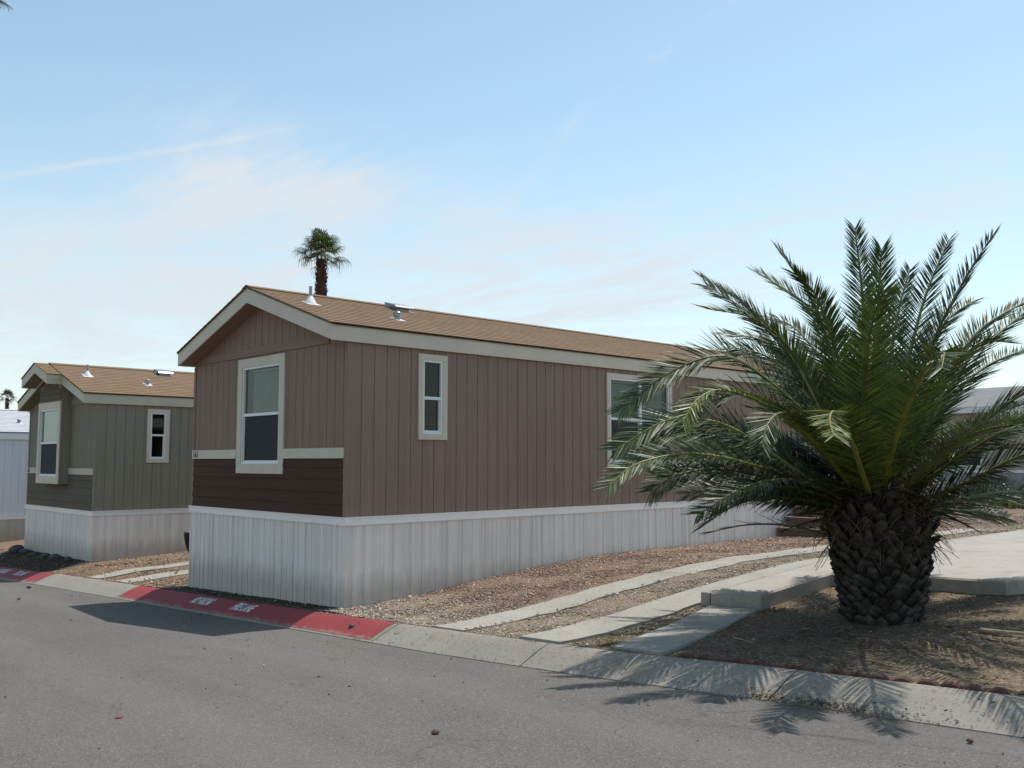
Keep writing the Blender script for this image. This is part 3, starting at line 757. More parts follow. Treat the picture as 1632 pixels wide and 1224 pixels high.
# --- the white home beyond
h3, g3 = make_house('white mobile home with pale grey shingles at the far left', -19.3, .55, .26, 16,
    (M['white'], M['white'], M['vinyl'], M['shingle_white'], M['skirt_beige']), -.45, wains=False, simple_=True, zbot=-1.2)

# --- the beige home behind the patio
h4 = empty('mobile_home', (-1, 27, .36), 'beige mobile home with grey roof behind the palm and the patio', 'mobile home')
FX0, FX1, FY = -10.0, 7.0, 27.0
mb = MB(); wall_panel(mb, 'x', FY, -1, groove_prof(FX0, FX1, .2), 1.48, lambda s: 3.45, [(-3.6, -2.6, 1.6, 2.75)]); mb.build('wall', M['beige'], h4)
mb = MB(); mb.box(FX0, FY+4.2, 1.48, FX1, FY+4.25, 3.45); mb.build('wall', M['beige'], h4)
for xx in (FX0, FX1):
    mb = MB(); P = [(FY+.001, 1.48), (FY+4.2, 1.48), (FY+4.2, 3.45), (FY+2.1, 4.25), (FY+.001, 3.45)]; mb.prism(P, 'x', xx-.02, xx+.02); mb.build('gable_wall', M['beige'], h4)
window(h4, 'x', FY, -1, (-3.68, -2.52), (1.52, 2.83), (.08, .08, .08, .08), rail=2.15, screen=True)
mb = MB(); wall_panel(mb, 'x', FY-.02, -1, rib_prof(FX0, FX1, 6, True), .0, lambda s: 1.42); mb.build('skirting', M['skirt_grey'], h4, off=(0, 0, 0))
mb = MB(); mb.box(FX0, FY-.05, 1.40, FX1, FY-.001, 1.5); mb.build('skirting_cap', M['alu'], h4)
mb = MB(); mb.box(FX0-.2, FY-.3, 3.42, FX1+.2, FY-.27, 3.62); mb.build('fascia', M['vinyl'], h4)
mb = MB(); mb.add([(FX0-.2, FY-.32, 3.62), (FX1+.2, FY-.32, 3.62), (FX1+.2, FY+2.1, 4.42), (FX0-.2, FY+2.1, 4.42), (FX1+.2, FY+4.5, 3.62), (FX0-.2, FY+4.5, 3.62)], [(0, 1, 2, 3), (3, 2, 4, 5)])
mb.build('roof', M['shingle_grey'], h4, uvf=lambda x, y, z: (x, (y-FY)*1.06))

# --- wooden steps
def steps(label, x0, x1, y0, z0, n, rise, run, land, mat, group=None):
    r = empty('wooden_steps', ((x0+x1)/2, y0, z0), label, 'steps', group)
    for xx in (x0, x1-.05):
        mb = MB(); P = [(y0, z0-.1), (y0, z0+rise-.03)]
        P += [(y0+n*run, z0+n*rise-.03+rise*0), (y0+n*run, z0+n*rise-.33), (y0+.35, z0-.1)]
        mb.prism(P, 'x', xx, xx+.05); mb.build('stringer', mat, r)
    for k in range(n):
        z = z0+rise*(k+1); mb = MB()
        mb.box(x0-.02, y0+k*run-.02, z-.03, x1+.02, y0+k*run+.115, z+.008); mb.box(x0-.02, y0+k*run+.125, z-.03, x1+.02, y0+k*run+.25, z+.008); mb.build('tread', mat, r)
        mb = MB(); mb.box(x0+.052, y0+k*run+.01, z-.16, x1-.052, y0+k*run+.03, z-.032); mb.build('riser', mat, r)
    if land:
        zt = z0+n*rise; mb = MB(); k = y0+n*run
        while k < y0+n*run+land: mb.box(x0-.02, k, zt-.03, x1+.02, k+.13, zt+.008); k += .14
        mb.build('landing', mat, r)
        for xx in (x0, x1-.09):
            for yy in (y0+n*run+.05, y0+n*run+land-.1):
                mb = MB(); mb.box(xx, yy, z0-.1, xx+.09, yy+.09, zt-.032); mb.build('post', mat, r)
    return r
steps('reddish wooden steps against the white skirting, half hidden by the palm', .08, 1.15, 9.6, .34, 4, .19, .27, 1.9, M['wood'])
steps('weathered wooden steps before the beige home at the back', -2.75, -1.85, 25.6, .38, 4, .22, .25, .3, M['wood'])

# black pot hung on the hidden side wall of the brown home
pot = MB(); c = (-4.445, .10, .37)
pot.lathe(c, [(.05, 0), (.085, .07), (.115, .19), (.128, .27), (.132, .285), (.128, .32), (.116, .32), (.11, .28), (.10, .22)], 18)
pt = empty('hanging_pot', c, 'black hanging pot by the hidden end of the brown home skirting', 'pot'); pot.build('pot', M['black'], pt, smooth=True)
mb = MB(); mb.tube([(-4.425, .10, .64), (-4.40, .10, .82), (-4.335, .09, 1.0)], .008, 6); mb.build('corner_shadow_line', M['redbrick'], pt)  # thin solid line standing in for the shadow at the house corner
# ------------------------------------------------------------------ palms
def catmull(P, n):
    P = [Vector(p) for p in P]; Q = [P[0]*2-P[1]]+P+[P[-1]*2-P[-2]]
    seg = [(b-a).length for a, b in zip(P, P[1:])]; acc = np.concatenate([[0], np.cumsum(seg)]); out = []
    for s in np.linspace(0, acc[-1], n):
        i = min(len(P)-2, max(0, int(np.searchsorted(acc, s, 'right'))-1)); t = (s-acc[i])/seg[i]
        a, b, c, d = Q[i:i+4]
        out.append(.5*((2*b)+(c-a)*t+(2*a-5*b+4*c-d)*t*t+(3*b-a-3*c+d)*t**3))
    return out, acc[-1]

def frond(parent, name, pts, axis_xy, LL=.40, n=88, seed=0, tint=(.042, .068, .022), rach=(.20, .215, .055), w=.0160, mat=None, vee=.35, sparse=0, r0=.026, tw=0):
    r = random.Random(seed); C, L = catmull(pts, 46); n = max(12, int(n*min(1, L/2.4)))
    V = []; F = []; T = []
    def col(c, k): return (c[0]*k, c[1]*k, c[2]*k, 1)
    nd = len(C); Tn = [(C[min(i+1, nd-1)]-C[max(i-1, 0)]).normalized() for i in range(nd)]
    Ns = []
    for i in range(nd):
        inward = Vector((axis_xy[0]-C[i].x, axis_xy[1]-C[i].y, 0))
        if inward.length > .01: inward.normalize()
        up = Vector((0, 0, 1))*1.0+inward*.75+Vector((.43, -.90, 0))*tw
        N = up-Tn[i]*up.dot(Tn[i])
        N = N.normalized() if N.length > .05 else (Ns[-1] if Ns else Vector((0, 0, 1)))
        Ns.append(N)
    # rachis: five-sided tapering stem, broad at the base
    b0 = 0
    for i in range(nd):
        t = i/(nd-1); rr = r0*(1-t)**.8+.0035; B = Tn[i].cross(Ns[i]); wd = 1.5 if t < .12 else 1.15
        for k in range(5):
            a = 6.2832*k/5; V.append(C[i]+B*(math.cos(a)*rr*wd)+Ns[i]*(math.sin(a)*rr*.8)); T.append(col(rach, 1.1-.35*t))
    for i in range(nd-1):
        for k in range(5):
            F.append((i*5+k, i*5+(k+1) % 5, (i+1)*5+(k+1) % 5, (i+1)*5+k))
    for side in (-1, 1):
        for j in range(n):
            if sparse and r.random() < sparse: continue
            t = .13+.87*(j+r.uniform(.1, .9))/n; f = t*(nd-1); i = min(nd-2, int(f)); q = f-i
            p = C[i].lerp(C[i+1], q); tg = Tn[i].lerp(Tn[i+1], q).normalized(); N = Ns[i].lerp(Ns[i+1], q).normalized(); B = tg.cross(N).normalized()
            a = rad(62-30*t+r.uniform(-5, 5)); up = vee+r.uniform(-.2, .2)
            d = (B*side*math.sin(a)+tg*math.cos(a)+N*up*math.sin(a)).normalized()
            s = (t-.13)/.87; ln = LL*(.42+.75*min(1, s/.28) if s < .28 else 1.17-.70*((s-.28)/.72)**1.4)*r.uniform(.88, 1.08)
            wv = d.cross(N); wv = wv.normalized() if wv.length > .05 else B
            ro = r.uniform(-.7, .7); wv = (wv*math.cos(ro)+d.cross(wv)*math.sin(ro)).normalized()
            ww = w*(.75+.35*r.random())*.5
            m = p+d*ln*.45; m.z -= ln*.012; e = p+d*ln; e.z -= ln*r.uniform(.02, .10)
            k = len(V); c = col(tint, r.uniform(.6, 1.4)); ct_ = col(tint, r.uniform(.9, 1.7))
            if r.random() < .10: ct_ = (.16, .12, .05, 1)
            if r.random() < .035: continue
            fold = d.cross(wv)*ww*.35
            V += [p-wv*ww*.45, p+wv*ww*.45, m+wv*ww+fold, m-wv*ww+fold, e-wv*.001, e+wv*.001]; T += [c, c, c, c, ct_, ct_]
            F += [(k, k+1, k+2, k+3), (k+3, k+2, k+5, k+4)]
    return np_mesh(name, [tuple(v) for v in V], F, mat or M['leaf'], parent, col=T)

PX, PY = 5.66, 2.08
PZ = float(terr(PX, PY))-.03
palm = empty('date_palm', (PX, PY, PZ), 'big squat date palm with a thick trunk and arching fronds on the bare corner', 'palm tree')
# trunk: core with spiralling cut leaf bases
V = []; F = []; T = []
prof = [(0, .345), (.12, .355), (.3, .385), (.5, .415), (.72, .43), (.88, .41), (1.02, .35), (1.14, .25), (1.26, .15)]
def tr_r(z): return float(np.interp(z, [p[0] for p in prof], [p[1] for p in prof]))
nk = 28
for z in np.linspace(-.15, 1.26, 22):
    for k in range(nk):
        a = 6.2832*k/nk; rr = tr_r(max(0, z))*.93+random.uniform(-.012, .012)
        V.append((PX+rr*math.cos(a), PY+rr*math.sin(a), PZ+z)); T.append((.030, .024, .019, 1))
for i in range(21):
    for k in range(nk): F.append((i*nk+k, i*nk+(k+1) % nk, (i+1)*nk+(k+1) % nk, (i+1)*nk+k))
NB = 370
for i in range(NB):
    q = i/NB; z = -.02+1.14*q+random.uniform(-.022, .022); a = i*2.39996+random.uniform(-.10, .10); rr = tr_r(max(0, z))*.93
    er = Vector((math.cos(a), math.sin(a), 0)); et = Vector((-math.sin(a), math.cos(a), 0)); c = Vector((PX, PY, PZ+z))+er*rr
    hw_, hh = random.uniform(.045, .082), random.uniform(.028, .05); out = random.uniform(.035, .07)+.05*q*q; upk = random.uniform(.02, .05)+.07*q
    b = len(V)
    dark = random.uniform(.55, 1.1); base = (.038*dark, .030*dark, .024*dark, 1); g = random.uniform(.6, 1.35); face = (.060*g, .051*g, .043*g, 1)
    V += [tuple(c-et*hw_), tuple(c-Vector((0, 0, hh))), tuple(c+et*hw_), tuple(c+Vector((0, 0, hh)))]
    c2 = c+er*out+Vector((0, 0, upk)); s = random.uniform(.62, .82)
    if q > .58 and random.random() < .75: c2 = c+er*random.uniform(.05, .13)+Vector((0, 0, random.uniform(.05, .17)))+et*random.uniform(-.04, .04); hw_ *= .55; hh *= .6; face = (.075*g, .055*g, .036*g, 1)
    tl = random.uniform(-.25, .25)
    V += [tuple(c2-et*hw_*s+Vector((0, 0, tl*hh))), tuple(c2-Vector((0, 0, hh*s))-er*.012), tuple(c2+et*hw_*s-Vector((0, 0, tl*hh))), tuple(c2+Vector((0, 0, hh*s))-er*.02)]
    T += [base]*4+[face]*4
    F += [(b+4, b+5, b+6, b+7), (b, b+1, b+5, b+4), (b+1, b+2, b+6, b+5), (b+2, b+3, b+7, b+6), (b+3, b, b+4, b+7)]
np_mesh('trunk', V, F, M['bark'], palm, col=T)

FR = [
[(5.57, 2.13, 1.34), (5.26, 2.04, 2.0), (4.91, 1.9, 2.83), (4.56, 1.67, 3.33), (4.21, 1.42, 3.64)],
[(5.55, 2.11, 1.32), (5.44, 1.7, 2.05), (5.31, 1.3, 2.71), (5.12, 0.94, 3.05), (4.87, 0.52, 3.14)],
[(5.57, 2.13, 1.34), (5.18, 2.31, 1.88), (4.75, 2.45, 2.6), (4.35, 2.41, 3.04), (3.9, 2.26, 3.18)],
[(5.58, 2.14, 1.38), (5.35, 2.08, 2.28), (5.24, 2.06, 2.85), (5.08, 1.97, 3.41), (4.85, 1.8, 3.88)],
[(5.58, 2.15, 1.38), (5.32, 2.31, 2.12), (5.09, 2.4, 2.81), (4.84, 2.39, 3.36), (4.36, 2.16, 3.78)],
[(5.61, 2.18, 1.41), (5.43, 2.41, 2.37), (5.35, 2.54, 3.0), (5.27, 2.66, 3.6), (5.18, 2.74, 4.19)],
[(5.61, 2.18, 1.39), (5.69, 1.95, 2.05), (5.79, 1.8, 2.61), (5.9, 1.68, 3.15), (6.0, 1.57, 3.64)],
[(5.65, 2.22, 1.41), (5.59, 2.67, 2.31), (5.61, 2.97, 2.89), (5.66, 3.28, 3.5), (5.76, 3.65, 4.11)],
[(5.66, 2.23, 1.39), (5.85, 2.38, 2.29), (6.03, 2.54, 2.94), (6.25, 2.74, 3.5), (6.45, 2.93, 3.92)],
[(5.66, 2.24, 1.39), (5.85, 2.63, 2.06), (6.0, 2.93, 2.62), (6.2, 3.26, 3.09), (6.58, 3.8, 3.46)],
[(5.67, 2.25, 1.39), (5.82, 3.01, 2.25), (5.97, 3.52, 2.83), (6.13, 3.88, 3.1), (6.41, 4.5, 3.55)],
[(5.67, 2.25, 1.38), (5.75, 3.0, 2.13), (5.91, 3.56, 2.59), (6.11, 4.07, 2.87), (6.48, 4.86, 3.05)],
[(5.68, 2.25, 1.35), (6.2, 2.04, 1.76), (6.63, 1.9, 2.08), (7.04, 1.77, 2.33), (7.56, 1.63, 2.47)],
[(5.68, 2.25, 1.34), (5.87, 2.7, 1.69), (6.07, 3.09, 1.93), (6.4, 3.68, 2.22), (6.78, 4.3, 2.32)],
[(5.69, 2.26, 1.31), (6.06, 2.2, 1.44), (6.47, 2.15, 1.63), (6.91, 2.09, 1.84), (7.39, 2.03, 1.94)],
[(5.69, 2.26, 1.27), (5.87, 2.65, 1.33), (6.08, 3.02, 1.43), (6.32, 3.46, 1.49), (6.65, 4.02, 1.45)],
[(5.54, 2.11, 1.34), (5.31, 1.72, 2.05), (5.01, 1.31, 2.53), (4.74, 0.96, 2.76), (4.42, 0.54, 2.58), (4.16, 0.2, 2.24)],
[(5.54, 2.11, 1.34), (5.53, 1.2, 1.95), (5.45, 0.53, 2.26), (5.36, 0.03, 2.36), (5.32, -0.25, 2.27), (5.33, -0.45, 2.09)],
[(5.53, 2.1, 1.32), (5.25, 1.57, 1.62), (4.93, 0.97, 2.04), (4.75, 0.67, 2.16), (4.56, 0.35, 2.15), (4.32, -0.07, 1.89)],
[(5.53, 2.1, 1.32), (5.33, 1.42, 1.59), (5.15, 0.89, 1.74), (5.01, 0.48, 1.83), (4.87, 0.11, 1.85), (4.73, -0.3, 1.76), (4.67, -0.58, 1.58)],
[(5.54, 2.11, 1.29), (5.24, 1.92, 1.41), (4.97, 1.74, 1.51), (4.71, 1.55, 1.57), (4.22, 1.19, 1.69), (3.92, 0.97, 1.66)],
[(5.58, 2.15, 1.34), (5.94, 1.18, 1.74), (6.17, 0.57, 1.97), (6.3, 0.17, 2.1), (6.36, -0.05, 2.15), (6.42, -0.22, 2.08), (6.57, -0.45, 1.96)],
[(5.62, 2.2, 1.41), (6.04, 1.54, 1.84), (6.38, 1.06, 2.16), (6.71, 0.64, 2.41), (6.96, 0.35, 2.55), (7.01, 0.31, 2.55), (7.08, 0.09, 2.42)],
[(5.58, 2.14, 1.38), (5.63, 1.71, 2.04), (5.68, 1.42, 2.54), (5.7, 1.15, 2.95), (5.69, 0.95, 3.22), (5.63, 0.75, 3.37)],
[(5.6, 2.17, 1.38), (5.8, 1.57, 1.87), (6.0, 1.15, 2.29), (6.23, 0.77, 2.66), (6.42, 0.52, 2.91), (6.55, 0.41, 3.04)],
[(5.64, 2.21, 1.38), (5.96, 1.95, 1.87), (6.26, 1.76, 2.3), (6.54, 1.66, 2.6), (6.81, 1.62, 2.74), (7.0, 1.62, 2.74)],
[(5.54, 2.11, 1.31), (5.02, 2.11, 1.7), (4.41, 1.96, 2.01), (3.87, 1.76, 2.08), (3.42, 1.6, 1.89)],
[(5.53, 2.09, 1.31), (5.46, 1.41, 1.54), (5.38, 0.92, 1.63), (5.31, 0.45, 1.58), (5.26, 0.06, 1.46)],
[(5.67, 2.25, 1.32), (6.13, 2.05, 1.6), (6.5, 1.94, 1.74), (6.83, 1.85, 1.74), (7.1, 1.73, 1.59)],
[(5.63, 2.2, 1.34), (6.02, 1.8, 1.54), (6.32, 1.54, 1.63), (6.53, 1.34, 1.56), (6.71, 1.02, 1.41)],
[(5.56, 2.13, 1.34), (5.65, 1.28, 1.65), (5.68, 0.71, 1.79), (5.7, 0.25, 1.74), (5.76, -0.14, 1.58)],
[(5.6, 2.17, 1.39), (5.03, 2.77, 2.4), (4.61, 2.91, 2.97), (4.32, 2.94, 3.28), (4.09, 2.9, 3.4)],
[(5.65, 2.22, 1.39), (5.46, 3.11, 2.4), (5.49, 3.7, 3.03), (5.59, 4.15, 3.4), (5.68, 4.45, 3.56)],
[(5.67, 2.25, 1.36), (6.31, 1.66, 1.76), (6.9, 1.18, 2.01), (7.44, 0.74, 2.03), (7.96, 0.16, 1.87)],
[(5.62, 2.2, 1.39), (5.42, 2.77, 2.26), (5.33, 3.16, 2.93), (5.29, 3.51, 3.5), (5.3, 3.75, 3.88)]]
TW = {0: .3, 1: .5, 2: .3, 6: .4, 12: .7, 13: .6, 14: .9, 15: .9, 16: .9, 17: .5, 18: .9, 19: .8, 20: .9, 23: .2, 24: .15, 26: .7, 27: .5}
for i, pts in enumerate(FR):
    if i in (28, 29, 30): continue
    r = random.Random(100+i); g = r.uniform(.8, 1.25)
    tint = (.050*g, .073*g, .026*g)
    if i in (17, 21): tint = (.085, .108, .020)
    frond(palm, 'frond', pts, (PX, PY), LL=r.uniform(.32, .37) if i not in (16, 18) else .41, n=150 if i not in (16, 17, 18, 19, 20, 26, 27) else 200, w=.0160 if i not in (16, 17, 18, 19, 20, 26, 27) else .0138, seed=i, tint=tint, rach=(.27, .26, .055) if i in (17, 18, 19, 21, 22, 12) else (.15, .15, .045), vee=r.uniform(.12, .34), tw=TW.get(i, .15))
# more of the same age: neighbours of the arching side fronds
r = random.Random(8)
for i, src in enumerate([16, 17, 18, 19, 20, 20, 26, 26, 27, 12, 13, 15, 0, 2]):
    a = r.choice([-1, 1])*r.uniform(.10, .24); k = r.uniform(.74, .98); dz_ = r.uniform(-.10, .06); ca, sa = math.cos(a), math.sin(a); b0 = Vector(FR[src][0]); pts = []
    for q, p in enumerate(FR[src]):
        d = (Vector(p)-b0)*k; f = q/(len(FR[src])-1); pts.append(b0+Vector((d.x*ca-d.y*sa, d.x*sa+d.y*ca, d.z+dz_*f*2)))
    g = r.uniform(.8, 1.2); frond(palm, 'frond', pts, (PX, PY), LL=r.uniform(.35, .41), n=170, seed=700+i, tint=(.050*g, .072*g, .026*g), rach=(.18, .18, .05), vee=r.uniform(.1, .3), tw=r.uniform(.5, .9), w=.0145)
r = random.Random(42)
for i in range(26):
    az = r.uniform(0, 6.2832); el = rad(r.choice([14, 24, 34, 46, 58])+r.uniform(-6, 6)); L_ = r.uniform(1.3, 1.9)
    if el < .75 and math.cos(az+1.12) > .35: continue
    if el < .65 and math.cos(az-.6) > .5: continue
    p = Vector((PX+.12*math.cos(az), PY+.12*math.sin(az), PZ+1.04)); pts = [p.copy()]; e = el
    for k in range(5):
        p = p+Vector((math.cos(az)*math.cos(e), math.sin(az)*math.cos(e), math.sin(e)))*L_/5; e -= r.uniform(.05, .2)+.05*k; pts.append(p.copy())
    g = r.uniform(.6, 1.0); frond(palm, 'frond', pts, (PX, PY), LL=.34, n=130, seed=500+i, tint=(.042*g, .058*g, .022*g), rach=(.12, .12, .04), vee=.25)
# dry fronds and loose fibre round the top of the trunk
for i in range(50):
    az = r.uniform(0, 6.2832); el = rad(r.uniform(4, 58)); L_ = r.uniform(.28, .72)
    p = Vector((PX+.22*math.cos(az), PY+.22*math.sin(az), PZ+r.uniform(.84, 1.12))); pts = [p.copy()]; e = el
    for k in range(4):
        p = p+Vector((math.cos(az)*math.cos(e), math.sin(az)*math.cos(e), math.sin(e)))*L_/4; e -= r.uniform(.05, .36); az += r.uniform(-.12, .12); pts.append(p.copy())
    g = r.uniform(.35, 1.0)
    frond(palm, 'dead_frond', pts, (PX, PY), LL=.15, n=56, seed=900+i, tint=(.10*g, .075*g, .045*g), rach=(.13*g, .095*g, .05*g), w=.012, mat=M['dryleaf'], vee=.1, sparse=.45, r0=.019)
# the broken frond that sticks out to the left
frond(palm, 'dead_frond', [(5.45, 2.0, 1.02), (5.0, 1.75, 1.17), (4.62, 1.55, 1.18), (4.3, 1.35, 1.10)], (PX, PY), LL=.34, n=46, seed=77, tint=(.055, .058, .03), rach=(.10, .09, .04), vee=.2, sparse=.5, r0=.015, w=.016)
V = []; F = []; T = []
for i in range(850):
    az = r.uniform(0, 6.2832); rr = r.uniform(.2, .46); z = r.uniform(.62, 1.2)
    p = Vector((PX+rr*math.cos(az), PY+rr*math.sin(az), PZ+z)); d = Vector((math.cos(az)*.6+r.uniform(-.8, .8), math.sin(az)*.6+r.uniform(-.8, .8), r.uniform(-.9, .5))).normalized()
    g = r.uniform(.3, 1.6); c = (.105*g, .077*g, .050*g, 1); wv = d.cross(Vector((r.uniform(-1, 1), r.uniform(-1, 1), .3))).normalized()*r.uniform(.0018, .0045); b = len(V); st_ = r.uniform(.04, .09)
    for k in range(5):
        V += [tuple(p-wv), tuple(p+wv)]; T += [c, c]; p = p+d*st_; d = (d+Vector((r.uniform(-.25, .25), r.uniform(-.25, .25), -.32))).normalized()
    for k in range(4): F.append((b+2*k, b+2*k+1, b+2*k+3, b+2*k+2))
np_mesh('fibre', V, F, M['dryleaf'], palm, col=T)

def fan_leaf(V, F, T, base, d, pet, R_, r, tint, nseg=22, droop=.5, w=.03):
    d = d.normalized(); up = Vector((0, 0, 1)); side = d.cross(up)
    side = side.normalized() if side.length > .05 else Vector((1, 0, 0)); nrm = side.cross(d).normalized()
    roll = r.uniform(-.5, .5); side, nrm = side*math.cos(roll)+nrm*math.sin(roll), nrm*math.cos(roll)-side*math.sin(roll)
    h = base+d*pet; h.z -= pet*.06; b = len(V); ww = side*.016
    V += [tuple(base-ww), tuple(base+ww), tuple(h+ww*.6), tuple(h-ww*.6)]; T += [(tint[0]*1.6, tint[1]*1.3, tint[2], 1)]*4; F.append((b, b+1, b+2, b+3))
    for j in range(nseg):
        a = rad(-108+216*j/(nseg-1)); dd = (d*math.cos(a)+side*math.sin(a)).normalized(); ln = R_*(.72+.28*math.cos(a*.8))*r.uniform(.9, 1.08)
        dd = (dd+nrm*.18*abs(math.sin(a))).normalized(); sv = dd.cross(nrm).normalized()
        m = h+dd*ln*.58; m.z -= ln*.03; e = m+dd*ln*.26; e.z -= ln*droop*r.uniform(.12, .3); e2 = e+dd*ln*.05; e2.z -= ln*droop*r.uniform(.25, .5)
        k = len(V); g = r.uniform(.65, 1.4); c = (tint[0]*g, tint[1]*g, tint[2]*g, 1); w2 = w*R_
        V += [tuple(h-sv*w2*.25), tuple(h+sv*w2*.25), tuple(m+sv*w2), tuple(m-sv*w2), tuple(e+sv*w2*.5), tuple(e-sv*w2*.5), tuple(e2+sv*w2*.1), tuple(e2-sv*w2*.1)]; T += [c]*8
        F += [(k, k+1, k+2, k+3), (k+3, k+2, k+4, k+5), (k+5, k+4, k+6, k+7)]
def fan_palm(label, loc, top, R_, nleaf, seed, tint, trunk_r=.28, extra=(), lo=-35, shag=True, group='tall fan palms'):
    r = random.Random(seed); root = empty('fan_palm', loc, label, 'palm tree', group); x, y, z0 = loc
    V = []; F = []; T = []; nk = 14; zs = np.linspace(z0-.3, top, 40)
    for i, z in enumerate(zs):
        q = i/39; rr = trunk_r*(1.15-.45*q)*(1+.5*(1-q)**8)
        if q > .97: rr *= .75
        for k in range(nk):
            a = 6.2832*k/nk; V.append((x+rr*math.cos(a), y+rr*math.sin(a), z)); g = r.uniform(.7, 1.3); T.append((.085*g, .062*g, .048*g, 1))
    for i in range(39):
        for k in range(nk): F.append((i*nk+k, i*nk+(k+1) % nk, (i+1)*nk+(k+1) % nk, (i+1)*nk+k))
    if shag:
        for i in range(260):
            z = top-2.9*r.random(); a = r.uniform(0, 6.2832); rr = trunk_r*.72+.06*(top-z)/2.9*1.2
            er = Vector((math.cos(a), math.sin(a), 0)); et = Vector((-math.sin(a), math.cos(a), 0)); c = Vector((x, y, z))+er*rr; b = len(V); o = er*r.uniform(.05, .14)+Vector((0, 0, r.uniform(.05, .2)))
            g = r.uniform(.6, 1.4); cc = (.105*g, .058*g, .046*g, 1)
            V += [tuple(c-et*.07-Vector((0, 0, .06))), tuple(c+et*.07-Vector((0, 0, .06))), tuple(c+o+et*.04), tuple(c+o-et*.04)]; T += [cc]*4; F.append((b, b+1, b+2, b+3))
    np_mesh('trunk', V, F, M['bark'], root, col=T)
    V = []; F = []; T = []; base = Vector((x, y, top-.05))
    for i in range(nleaf):
        az = i*2.4+r.uniform(-.3, .3); el = rad(lo+(88-lo)*((i+.5)/nleaf)**.9)
        d = Vector((math.cos(az)*math.cos(el), math.sin(az)*math.cos(el), math.sin(el)+.05))
        fan_leaf(V, F, T, base+Vector((0, 0, .25*(i/nleaf))), d, R_*r.uniform(.38, .62), R_*r.uniform(.48, .6), r, tuple(c*r.uniform(.75, 1.2) for c in tint), droop=.4+.55*max(0, math.cos(el)))
    for d, pet, rr in extra: fan_leaf(V, F, T, base, Vector(d), pet, rr, r, tint, 26, .35, .028)
    np_mesh('crown', V, F, M['leaf'], root, col=T); return root
fan_palm('tall fan palm with a shaggy trunk rising behind the brown roof', (-33.84, 20.36, .36), 12.7, 1.68, 26, 5, (.062, .095, .032), .33, lo=-14)
fan_palm('tiny distant fan palm above the white home roof', (-155.1, 37.2, 0), 11.9, 1.5, 22, 9, (.045, .066, .03), .3)
fan_palm('fan palm whose leaf tips reach into the top left corner', (-26.3, 1.0, -.7), 18.4, 1.25, 22, 12, (.03, .042, .03), .26, extra=[((.70, .57, -.34), 1.15, 1.12)], lo=15)

# ------------------------------------------------------------------ loose stones, litter, grit
def scatter(name, P, S, C, mat, flat=.7, seed=1, kind='stuff'):
    """P (n,3) centres, S sizes, C colours: eight-faced stones with random stretch, ONE object"""
    g = np.random.default_rng(seed); n = len(P)
    base = np.array([(1,0,0),(-1,0,0),(0,1,0),(0,-1,0),(0,0,1),(0,0,-1)], float)
    tri = np.array([(0,2,4),(2,1,4),(1,3,4),(3,0,4),(2,0,5),(1,2,5),(3,1,5),(0,3,5)])
    A = g.uniform(.7, 1.35, (n, 6, 3))*base[None]; A[:, :, 2] *= flat
    A += g.uniform(-.22, .22, (n, 6, 3)); th = g.uniform(0, 6.28, n); c, s = np.cos(th)[:, None], np.sin(th)[:, None]
    X = A[:, :, 0]*c-A[:, :, 1]*s; Y = A[:, :, 0]*s+A[:, :, 1]*c; A = np.stack([X, Y, A[:, :, 2]], -1)*S[:, None, None]
    V = (P[:, None, :]+A).reshape(-1, 3); Fc = (np.arange(n)[:, None, None]*6+tri[None]).reshape(-1, 3)
    T = np.repeat(np.concatenate([C, np.ones((n, 1))], 1), 6, 0)
    return tag(np_mesh(name, V, Fc, mat, col=T), kind=kind)
def region(n, x0, x1, y0, y1, g, near=0.0):
    x = g.uniform(x0, x1, n); u = g.random(n); y = y0+(y1-y0)*(u**(1+near)); return x, y
g = np.random.default_rng(11)
def bad(x, y):
    b = (y < back_y(x)+.01)
    b |= (x > 2.06) & (x < 2.60) & (g.random(len(x)) > .04+.22*np.clip((x-2.3)/.3, 0, 1)); b |= (x > 3.29) & (x < 3.86) & (g.random(len(x)) > .06)
    b |= (x > 3.84) & (y > 1.78) & (x < 4.58); b |= (x > 3.84) & (y > 3.28) & (x < 6.8)
    c = (1.8-y)*.16; b |= (x-c > 3.98) & (x-c < 4.54) & (y < 1.8) & (g.random(len(x)) > .04)
    b |= (x < .02) & (x > -4.3) & (y > -.02); b |= (x < X2+.02) & (y > Y2-.02)
    b |= (x > -7.51) & (x < -6.98) & (g.random(len(x)) > .05); b |= (x > -6.31) & (x < -5.74) & (g.random(len(x)) > .05)
    b |= ((x-PX)**2+(y-PY)**2 < .38**2)
    return b
def gravel(name, parts, size, seed):
    P = []; S = []; Cc = []
    for n, x0, x1, y0, y1, near, sc in parts:
        x, y = region(n, x0, x1, y0, y1, g, near); k = ~bad(x, y); x, y = x[k], y[k]; m = len(x)
        s = size*sc*np.exp(g.normal(0, .38, m)); z = terr(x, y)-.03*np.exp(-(((x-5.66)**2+(y-2.08)**2)/.9))+s*.15
        inx = ((x > 2.06) & (x < 2.60)) | ((x > 3.29) & (x < 3.86)) | ((x > -7.51) & (x < -6.98)) | ((x > -6.31) & (x < -5.74)); z = z+np.where(inx, .026, 0)
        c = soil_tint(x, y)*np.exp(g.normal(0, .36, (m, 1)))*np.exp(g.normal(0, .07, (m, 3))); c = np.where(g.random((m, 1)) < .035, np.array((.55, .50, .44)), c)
        P.append(np.stack([x, y, z], -1)); S.append(s); Cc.append(c)
    return scatter(name, np.concatenate(P), np.concatenate(S), np.clip(np.concatenate(Cc), 0, .8), M['stone'], seed=seed)
